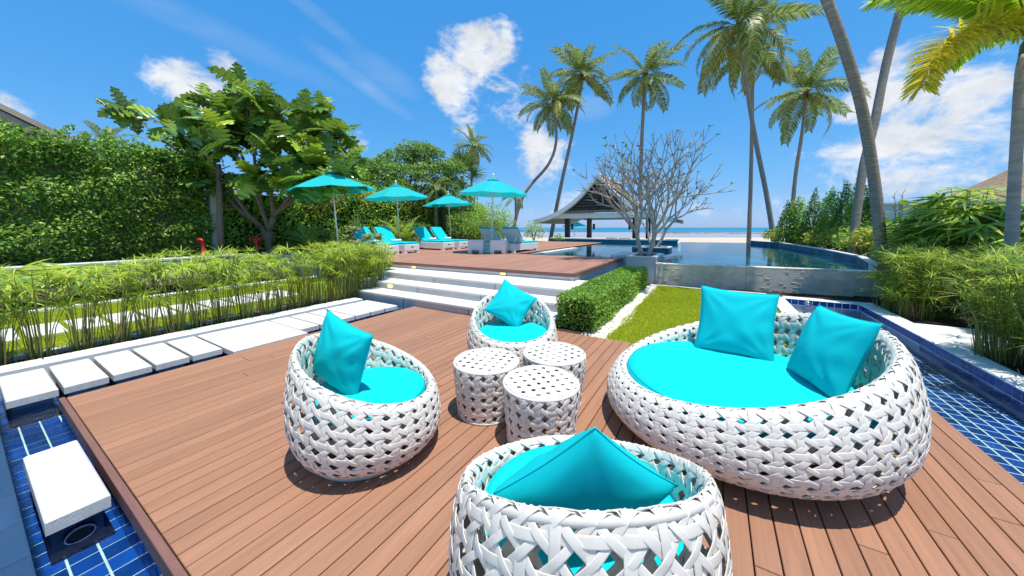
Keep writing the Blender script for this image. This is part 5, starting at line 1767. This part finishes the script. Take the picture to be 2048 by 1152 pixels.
G4 = "spiky dark green shrubs behind the loungers"
for i, (x_, y_, h_, s) in enumerate(((-14.6, 8.9, .45, .9), (-14.3, 9.8, .85, 1.15), (-14.7, 10.7, .35, .9), (-14.9, 11.9, .8, 1.1), (-14.5, 12.9, .4, 1.0), (-14.9, 13.6, .9, 1.05), (-15.0, 16.2, .7, 1.0), (-14.9, 7.6, .3, .8))):
    spiky("spiky strap-leaved shrub growing between loungers and hedge", (x_, y_, .56), h_, s, i, G4)
cycad("cycad with arching fronds right of the broad-leaved tree's foot", (-14.2, 7.55, .56), 16, 1.0, 3, None, 1)
cycad("large pale cycad behind the second pair of loungers", (-13.7, 12.0, .56), 20, 1.2, 5, None, 1)
cycad("small cycad in the bed left of the first parasol's foot", (-13.4, 7.2, .56), 12, .75, 9, None, 1)

# ---- broad-leaved tree (deeply lobed leaves)
def lobed_leaf(seed, L_=.85):
    r_ = random.Random(seed)
    out = []
    nl = 4
    for i in range(nl):
        t = .16 + .72 * i / nl
        w = .40 * math.sin(min(1, t + .20) * math.pi * .93) ** .8 + .06
        out += [(t - .01, w * .48), (t + .10, w * r_.uniform(.92, 1.08)), (t + .165, w * .86), (t + .16, w * .60)]
    out += [(.93, .10), (1.0, 0)]
    left = [(0, .012)] + out
    n = len(left)
    Vv, F = [], []
    def z(x, y): return -.42 * x * x + .14 * x - .35 * y * y * 1.2 + .02 * math.sin(x * 18) + .015 * r_.uniform(-1, 1)
    for x, y in left: Vv.append((x, 0, z(x, 0) - .02))
    for x, y in left: Vv.append((x, y, z(x, y)))
    for x, y in left: Vv.append((x, -y, z(x, -y)))
    for i in range(n - 1):
        F += [(i, i + 1, n + i + 1), (i, n + i + 1, n + i), (i + 1, i, 2 * n + i), (i + 1, 2 * n + i, 2 * n + i + 1)]
    Vv = np.array(Vv) * L_
    return mesh_np("leaf", Vv, np.array(F), M["l_bread"])


BL = [lobed_leaf(i) for i in range(6)]
bt = plant("broadleaf_tree", "big-leaved tree with deeply lobed leaves over the left parasol", "tree", (-15.1, 6.55, .55))
B0 = Vector((-15.1, 6.55, .55))
rr = random.Random(12)
limbs = MB()
DEPB = 13.2
tips = []
for px, py, dd in ((250, 215, -.6), (330, 250, -.5), (385, 235, -1.0), (455, 215, -.4), (480, 165, .1), (500, 190, -.9), (560, 225, .2), (610, 220, -.3), (585, 270, -1.2), (640, 260, -.5), (670, 285, .3), (690, 265, .6),
                   (300, 315, -.8), (350, 345, -1.2), (390, 290, .5), (440, 290, -1.4), (470, 265, -.2), (530, 290, -1.5), (560, 330, -1.6), (610, 325, -1.0), (660, 330, -.6), (695, 315, .0), (425, 350, -.6), (505, 350, -1.1), (545, 255, .8), (410, 195, .4), (375, 300, 1.0), (620, 300, .9), (640, 210, .4), (535, 205, -.2), (590, 360, -1.6), (650, 365, -1.5), (345, 395, -1.0), (680, 350, -1.4), (700, 335, -.8), (460, 240, .9), (510, 240, 1.2), (430, 245, -1.2)):
    tips.append(Vector(at(px, py, DEPB + dd)))
forks = [B0 + Vector((0, 0, .9)), B0 + Vector(V(-.5, .2, 1.1)), B0 + Vector(V(.25, -.1, 1.5))]
limbs.tube([B0 - Vector((0, 0, .3)), B0 + Vector(V(-.05, 0, .45)), forks[0]], [.17, .14, .12], 10)
limbs.tube([forks[0], forks[2]], [.12, .10], 8)
limbs.tube([B0 + Vector(V(0, 0, .55)), forks[1]], [.10, .085], 8)
mains = []
for fx_, (px, py) in ((1, (440, 340)), (1, (395, 330)), (0, (480, 300)), (0, (505, 270)), (2, (560, 290)), (2, (620, 320)), (2, (660, 310))):
    e = Vector(at(px, py, DEPB - .5)); s = forks[fx_]
    m1 = s.lerp(e, .45) + Vector((0, 0, -.25)) + V(rr.uniform(-.2, .2), 0)
    q = catmull([tuple(s), tuple(m1), tuple(e)], 9)
    limbs.tube([tuple(p) for p in q], list(np.linspace(.085, .045, 9)), 7)
    mains.append([Vector(p) for p in q[4:]])
for t in tips:
    best = min((p for q in mains for p in q), key=lambda p: (p - t).length + (2 if p.z > t.z else 0))
    mid = best.lerp(t, .5) + Vector((0, 0, -.12))
    limbs.tube([best, mid, t], [.04, .03, .018], 6)
ORG[0] = B0
limbs.build("trunk", M["bark"], bt, True)
nleaf = 0
for t in tips:
    k = rr.choice((7, 8, 8)); off = rr.uniform(0, 6.28)
    for i in range(k):
        f = i / k
        el = R(74 - 132 * f ** .9 + rr.uniform(-18, 18)); az = off + i * 2.4 + rr.uniform(-.3, .3)
        lo = link("leaf", BL[rr.randrange(6)], bt, t - B0 + Vector((0, 0, -.10 * f)))
        s = rr.uniform(.86, 1.24) * (.75 if f < .15 else 1)
        lo.rotation_euler = (rr.uniform(-.8, .8), -el, az); lo.scale = (s, s, s); nleaf += 1

# the inner leaves of the same crown, past the singly built ones, as one part
LV, LF, nb = [], [], 0
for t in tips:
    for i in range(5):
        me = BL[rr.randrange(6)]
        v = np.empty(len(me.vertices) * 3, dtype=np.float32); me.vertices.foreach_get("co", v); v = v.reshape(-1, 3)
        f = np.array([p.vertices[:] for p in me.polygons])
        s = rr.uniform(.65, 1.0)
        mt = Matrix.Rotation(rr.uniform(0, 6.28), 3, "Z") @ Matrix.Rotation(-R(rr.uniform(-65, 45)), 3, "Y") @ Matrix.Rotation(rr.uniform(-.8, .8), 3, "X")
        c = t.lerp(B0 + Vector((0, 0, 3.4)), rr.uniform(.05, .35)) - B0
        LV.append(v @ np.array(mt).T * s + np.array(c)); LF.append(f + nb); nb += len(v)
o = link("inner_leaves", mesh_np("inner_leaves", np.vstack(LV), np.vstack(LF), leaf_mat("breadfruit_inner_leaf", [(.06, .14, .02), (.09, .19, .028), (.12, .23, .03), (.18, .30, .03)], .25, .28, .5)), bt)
o["kind"] = "stuff"

# ---- bare frangipani trees
def frangipani(label, base, h_, spread, seed, stems):
    o = plant("frangipani_tree", label, "tree", base, "bare frangipani trees in the pool planters")
    r_ = random.Random(seed); b = MB(); tips = []; B = Vector(base)

    def grow(p, d, l, r, lev):
        q = p + d * l
        m = p.lerp(q, .5) + Vector((r_.uniform(-.05, .05), r_.uniform(-.05, .05), -.03)) * l
        b.tube([p, m, q], [r, r * .9, r * .78], 7 if lev < 3 else 5, lev >= 5)
        if lev >= 6 or (lev >= 4 and r_.random() < .12):
            tips.append((q, d)); return
        n = 3 if r_.random() < (.5 if lev < 4 else .42) else 2
        a0 = r_.uniform(0, 6.28)
        for i in range(n):
            a = a0 + 6.28 * i / n + r_.uniform(-.4, .4)
            x = d.orthogonal().normalized(); y = d.cross(x)
            t = R(r_.uniform(20, 42))
            nd = (d * math.cos(t) + (x * math.cos(a) + y * math.sin(a)) * math.sin(t))
            out = Vector((q.x - B.x, q.y - B.y, 0)) / max(spread, .1)
            nd = (nd + Vector((0, 0, .22 if lev < 4 else .12)) + out * .04).normalized()
            if nd.z < -.05: nd.z = .05; nd.normalize()
            grow(q, nd, l * r_.uniform(.74, .98), max(.012, r * .68), lev + 1)
    for a, lean, l, r in stems:
        d = Vector((math.cos(a) * lean, math.sin(a) * lean, 1)).normalized()
        p0 = B + Vector((math.cos(a) * .16, math.sin(a) * .16, 0))
        grow(p0, d, l, r, 1)
    ORG[0] = B
    b.build("branches", M["frang"], o, True)
    P, D = [], []
    for q, d in tips:
        if r_.random() < .26:
            for k in range(r_.randrange(3, 6)):
                a = r_.uniform(0, 6.28)
                P.append(q - B); D.append((math.cos(a) + d.x, math.sin(a) + d.y, .7))
    P, D = np.array(P), np.array(D)
    Vv, F = leaves(P, D, np.tile([0, 0, 1.0], (len(P), 1)) + D * -.3, .12 * rng.uniform(.6, 1.2, len(P)), LEAF4)
    link("young_leaves", mesh_np("young_leaves", Vv, F, M["l_fresh"]), o)
    for q, d in tips:
        if r_.random() < .10:
            v_, f_ = leaves(np.tile(np.array(q - B) + np.array([0, 0, .02]), (7, 1)), np.array([(math.cos(a), math.sin(a), .5) for a in np.linspace(0, 6.28, 8)[:-1]]), np.tile([0, 0, 1.0], (7, 1)), .085)
            link("blossom", mesh_np("blossom", v_, f_, M["petal"]), o)
    return o


f1 = frangipani("bare frangipani tree with many forked branches in the grey planter", (-1.82, 11.0, .75), 4.0, 2.2, 21, [(2.4, .40, .82, .085), (-.5, .28, .90, .08), (.9, .46, .78, .065), (-2.2, .34, .82, .065)])
f2 = frangipani("second bare frangipani tree in the tiled planter behind the first", (-2.3, 16.4, .72), 4.0, 2.5, 33, [(.2, .42, .90, .09), (2.6, .38, .84, .08), (-1.6, .38, .84, .075)])

for o in (f1, f2):
    o.scale = (.86, .86, .93)

# ---- papyrus
UMB = []
for k in range(5):
    it = []
    nn = r0.randrange(19, 26)
    for i in range(nn):
        a = 6.283 * i / nn + r0.uniform(-.15, .15); el = R(r0.uniform(-2, 52))
        it.append(blade_np((0, 0, 0), (math.cos(el) * math.cos(a), math.cos(el) * math.sin(a), math.sin(el)), r0.uniform(.14, .26), .0165, r0.uniform(.25, .85), 3))
    UMB.append(cluster_mesh("umbel", it, M["l_papy"]))
UMBG = []
for me in UMB[:3]:
    m2 = me.copy(); m2.materials[0] = None; UMBG.append(m2)
M["l_papyg"] = leaf_mat("green_papyrus_ray", [(.11, .21, .022), (.17, .27, .03), (.25, .33, .04), (.33, .37, .06), (.09, .17, .02)], .35)
for m2 in UMBG: m2.materials[0] = M["l_papyg"]


def papyrus(label, base, n, rad, h0, h1, seed, group, umb, size=1.0, dense=1.0, shift=(0, 0)):
    o = plant("papyrus", label, "papyrus", base, group)
    r_ = random.Random(seed); b = MB(); dry = MB(); B = Vector(base)
    VS, FS = [], []
    for i in range(n):
        a = r_.uniform(0, 6.28); q = rad * r_.random() ** .6
        bx, by = q * .42 * math.cos(a), q * .42 * math.sin(a)
        h_ = r_.uniform(h0, h1)
        ln = r_.uniform(.05, .30) * h_
        tx, ty = bx + ln * math.cos(a) + shift[0] * h_, by + ln * math.sin(a) + shift[1] * h_
        b.tube([B + Vector((bx, by, -.03)), B + Vector((bx * .7 + tx * .3, by * .7 + ty * .3, h_ * .55)), B + Vector((tx, ty, h_))], [.007, .006, .0045], 4, False)
        fo = link("umbel", umb[r_.randrange(len(umb))], o, (tx, ty, h_)); s = r_.uniform(.65, 1.15) * size
        fo.rotation_euler = (r_.uniform(-.35, .35), r_.uniform(-.35, .35), r_.uniform(0, 6.28)); fo.scale = (s, s, s)
    for i in range(int(n * 1.3)):
        a = r_.uniform(0, 6.28); q = rad * .5 * r_.random(); h_ = r_.uniform(.12, .38)
        p = B + Vector((q * math.cos(a), q * math.sin(a), -.03))
        dry.tube([p, p + Vector((r_.uniform(-.09, .09), r_.uniform(-.09, .09), h_))], [.005, .003], 3, False)
    b.build("stems", M["l_stem"], o)
    d = dry.build("dry_stalks", M["l_dry"], o)
    return o


G5 = "papyrus clumps in the left planting bed"
yy = -.05; k = 0
while yy < 5.5:
    papyrus("papyrus clump in the narrow bed between white coping and side lawn", (-7.10 + random.uniform(-.05, .05), yy, -.03), 23 if yy < 4 else 30, .30, .50, 1.12 if yy < 1.2 else 1.24, 200 + k, G5, UMB, 1.0)
    yy += .30 if yy < 3.2 else .24; k += 1
for j, (x_, y_) in enumerate(((-7.9, 5.75), (-8.3, 6.0), (-7.6, 5.9), (-8.8, 6.05), (-9.3, 6.1), (-9.9, 6.1), (-10.5, 6.1))):
    papyrus("papyrus clump crowded against the left flank of the stairs and deck", (x_, y_, -.03), 30, .36, .5, 1.18, 260 + j, "papyrus clumps beside the stairs", UMB, 1.0)
G6 = "papyrus clumps in the right planting bed"
rspots = [(3.35, 10.35), (3.9, 10.5), (4.5, 10.6), (2.98, 9.3), (3.10, 8.75), (3.55, 9.1), (3.9, 8.6), (3.45, 9.75), (4.1, 9.5), (3.95, 8.05), (4.6, 8.6), (4.7, 9.4), (3.0, 6.45), (3.5, 6.55), (3.08, 5.75), (3.35, 6.1), (3.75, 8.25), (3.9, 7.75), (4.4, 6.0), (4.9, 6.2), (3.65, 5.95), (4.2, 6.5), (4.3, 7.3), (4.9, 7.6), (4.8, 6.6), (3.3, 5.1), (3.9, 5.2), (5.4, 8.3), (5.2, 7.0), (3.75, 7.4)]
for j, (x_, y_) in enumerate(rspots):
    near = y_ < 7.6
    papyrus("papyrus clump leaning over the curb of the blue channel on the right", (x_, y_, -.02), 44, .46, .35, (1.16 + .2 * ((j * 7) % 5) / 5 if near else 1.12 + .3 * ((j * 3) % 4) / 4), 300 + j, G6, UMBG + UMB[:2], 1.15)

# small rosette shrubs at the corner of the upper deck
for j, (px, py, dep) in enumerate(((695, 478, 8.8), (708, 462, 8.9), (735, 478, 8.9), (756, 478, 9.0), (715, 490, 8.7), (746, 496, 8.8))):
    t = Vector(at(px, py, dep)); base = Vector((t.x - .05, min(t.y - .15, 6.2), 0)) 
    if j == 0: rs = plant("rosette_shrub", "shrub with rusty green leaf rosettes at the left corner of the upper deck", "shrub", tuple(base)); RB = base.copy(); rb = MB()
    rb.tube([RB + Vector((.1 * math.cos(j), .1 * math.sin(j), -.02)), RB.lerp(t, .6) + Vector((0, 0, .05)), t], [.018, .014, .010], 5)
    P = np.tile(np.array(t - RB), (14, 1)); a = np.arange(14) * 2.4
    D = np.column_stack([np.cos(a), np.sin(a), np.linspace(1.2, -.15, 14)])
    Vv, F = leaves(P, D, np.tile([0, 0, 1.0], (14, 1)) + .001, .24 * rng.uniform(.8, 1.1, 14), LEAF4)
    link("leaf_rosette", mesh_np("leaf_rosette", Vv, F, M["l_rust"]), rs)
ORG[0] = RB
rb.build("stems", M["bark"], rs)

# ---- right hand garden
for i, (px, dep, top, rx_, lab) in enumerate(((1578, 18.5, 408, .62, "low round-topped shrub at the left end of the tall shrub row on the right"), (1600, 18, 400, .55, "dark columnar shrub second from the left end of the right shrub row"), (1630, 17.2, 390, .55, "columnar shrub with narrow tip, third in the right shrub row"),
                                              (1662, 16.4, 383, .55, "bright columnar shrub in the middle of the right shrub row"), (1692, 15.6, 376, .55, "columnar shrub next to the tallest one in the right row"), (1722, 14.8, 366, .6, "tallest columnar shrub, left of the thick leaning trunk"),
                                              (1745, 14.2, 385, .55, "columnar shrub partly hidden by the thick leaning trunk"))):
    t = at(px, top, dep); z0 = .1; hz = (t[2] - z0) / 2
    bush(lab, (t[0], t[1], z0 + hz), (rx_ * .85, rx_ * .85, hz * 1.12), 2600, .11, "l_bush" if i % 2 else "l_dark", 100 + i, "column_shrub", "shrub", "tall shrubs in a row right of the pool", .3, LEAF2, -.95, .5, .55)
for i, (px, py, dep, r1, rz_, m) in enumerate(((1545, 470, 21, .8, .45, "l_warm"), (1575, 470, 19.5, .9, .45, "l_warm"), (1605, 474, 18, .9, .45, "l_warm"), (1640, 478, 16.5, .9, .45, "l_warm"), (1675, 480, 15, .9, .50, "l_warm"), (1705, 484, 13.5, .85, .5, "l_bush"), (1655, 455, 17, .9, .6, "l_warm"), (1735, 480, 12.4, .8, .55, "l_warm"), (1790, 470, 12.5, .9, .6, "l_bush"), (1830, 475, 11, .9, .6, "l_dark"), (1715, 455, 14.6, .8, .6, "l_bush"))):
    c = at(px, py, dep)
    bush("low spreading shrub filling the bed along the right pool edge", (c[0] + .3, c[1], max(.45, c[2])), (r1, r1, rz_), 1200, .12, m, 130 + i, "low_shrub", "shrub", "low shrubs along the right pool edge", .3)
struct("right_pool_bed", MB().prism([(3.48, 11.2), (9, 8.5), (12, 16), (9, 24), (3.5, 27), (2.45, 25.6), (3.38, 23.6), (3.63, 20.4), (3.88, 17.0), (3.88, 13.4)], -.3, .12), M["soil"])
o = plant("budding_plant", "leggy plant with bare bud tips before the pale teal wall", "plant", at(1790, 480, 10.5, .1))
B = o.location.copy()
for px, py in ((1789, 388), (1800, 400), (1806, 385)):
    t = Vector(at(px, py, 10.5))
    b = MB(); m_ = B.lerp(t, .6); b.tube([B, m_ + V(.04, 0), t], [.018, .012, .006], 5)
    for q in range(5):
        p = m_.lerp(t, .4 + .15 * q); s = (-1) ** q
        b.tube([p, p + V(.07 * s, 0, .08)], [.007, .011], 4)
    b.build("stem", M["bark"], o)
P = np.array([np.array(B.lerp(Vector(at(1796 + 14 * ((-1) ** i), 470 - 8 * i, 10.5)), .8 + .02 * i) - B) for i in range(9)])
Vv, F = leaves(P, rng.normal(0, 1, (9, 3)) * np.array([1, 1, .3]), np.tile([0, 0, 1.0], (9, 1)), .38 * rng.uniform(.7, 1.1, 9), LEAF4)
link("leaves", mesh_np("leaves", Vv, F, M["l_fresh"]), o)

# pale teal wall and thatched roofs of neighbouring villas
o = thing("garden_building", "pale teal garden building behind the right shrubs", "building", V(18.8, 17, 0))
p = [V(18.6, 17), V(24, 15.5), V(25, 18.5), V(19.6, 20)]
MB().prism([(q.x, q.y) for q in p], -.3, 2.75).build("wall", M["teal_wall"], o)
p = [V(18.5, 16.9), V(24.1, 15.4), V(25.1, 18.6), V(19.5, 20.1)]
MB().prism([(q.x, q.y) for q in p], 2.751, 2.84).build("roof_edge", M["teal_wall"], o)
p = [V(17.0, 16.2), V(18.7, 15.8), V(18.9, 16.1), V(17.2, 16.5)]
MB().prism([(q.x, q.y) for q in p], -.3, 1.45).build("side_wall", M["teal_wall"], o)


def thatch_roof(label, c, r, z0, h_, wallh, name="thatched_hut"):
    o = thing(name, label, "hut", (c[0], c[1], 0))
    b = MB(); n = 30
    prof = [(r * 1.0, z0 - .12), (r * 1.02, z0), (r * .8, z0 + h_ * .16), (r * .55, z0 + h_ * .38), (r * .3, z0 + h_ * .66), (r * .1, z0 + h_ * .92), (.02, z0 + h_)]
    rows = []
    for i in range(len(prof) - 1):
        for k in range(3):
            f = k / 3
            rr_ = prof[i][0] * (1 - f) + prof[i + 1][0] * f; zz = prof[i][1] * (1 - f) + prof[i + 1][1] * f
            rows.append((rr_ + (.05 if k == 0 and i else 0), zz))
    rows.append(prof[-1])
    b.lathe(rows, n, c[0], c[1]); b.build("roof", M["thatch"], o, True)
    b = MB(); b.lathe([(r * .8, -.3), (r * .8, z0)], 16, c[0], c[1]); b.build("wall", M["white_wall"], o)
    return o


thatch_roof("villa with a wide brown thatched cone roof behind the lady palm on the right", tuple(V(35.3, 22, 0))[:2], 6.2, 3.0, 3.9, 3)
thatch_roof("brown thatched roof half hidden behind the second and third parasols", tuple(V(-6.0, 30, 0))[:2], 3.4, 2.6, 2.4, 2.5)
o = thing("villa_roof", "tan eaves of the neighbouring villa rising over the creeper wall", "house", (-19.5, 1, 0))
a, b_ = Vector(at(-160, 128, 12)), Vector(at(185, 296, 14.5))
dv = Vector((-4.5, .6, .3))
for off, th, m, nm, pull in ((0, .22, "roofmetal", "eaves_board", 0), (-.225, .05, "roofdark", "gutter", .05), (-.28, .34, "roofmetal", "fascia", .10)):
    s = Vector((0, 0, off)); k = MB()
    q = dv.normalized() * pull
    P_ = [a + s + q, b_ + s + q, b_ + s + q + dv, a + s + q + dv]
    k.add([tuple(v) for v in P_] + [tuple(v - Vector((0, 0, th))) for v in P_], [(0, 1, 2, 3), (7, 6, 5, 4), (4, 5, 1, 0), (5, 6, 2, 1), (6, 7, 3, 2), (7, 4, 0, 3)])
    k.build(nm, M[m], o)
k = MB(); s = Vector((0, 0, -.62)); q = dv.normalized() * .9
P_ = [a + s + q, b_ + s + q, b_ + s + q + dv, a + s + q + dv]
k.add([tuple(v) for v in P_] + [tuple(Vector((v.x, v.y, 0))) for v in P_], [(4, 5, 1, 0), (5, 6, 2, 1), (6, 7, 3, 2), (7, 4, 0, 3), (0, 1, 2, 3)])
k.build("wall", M["soffit"], o)
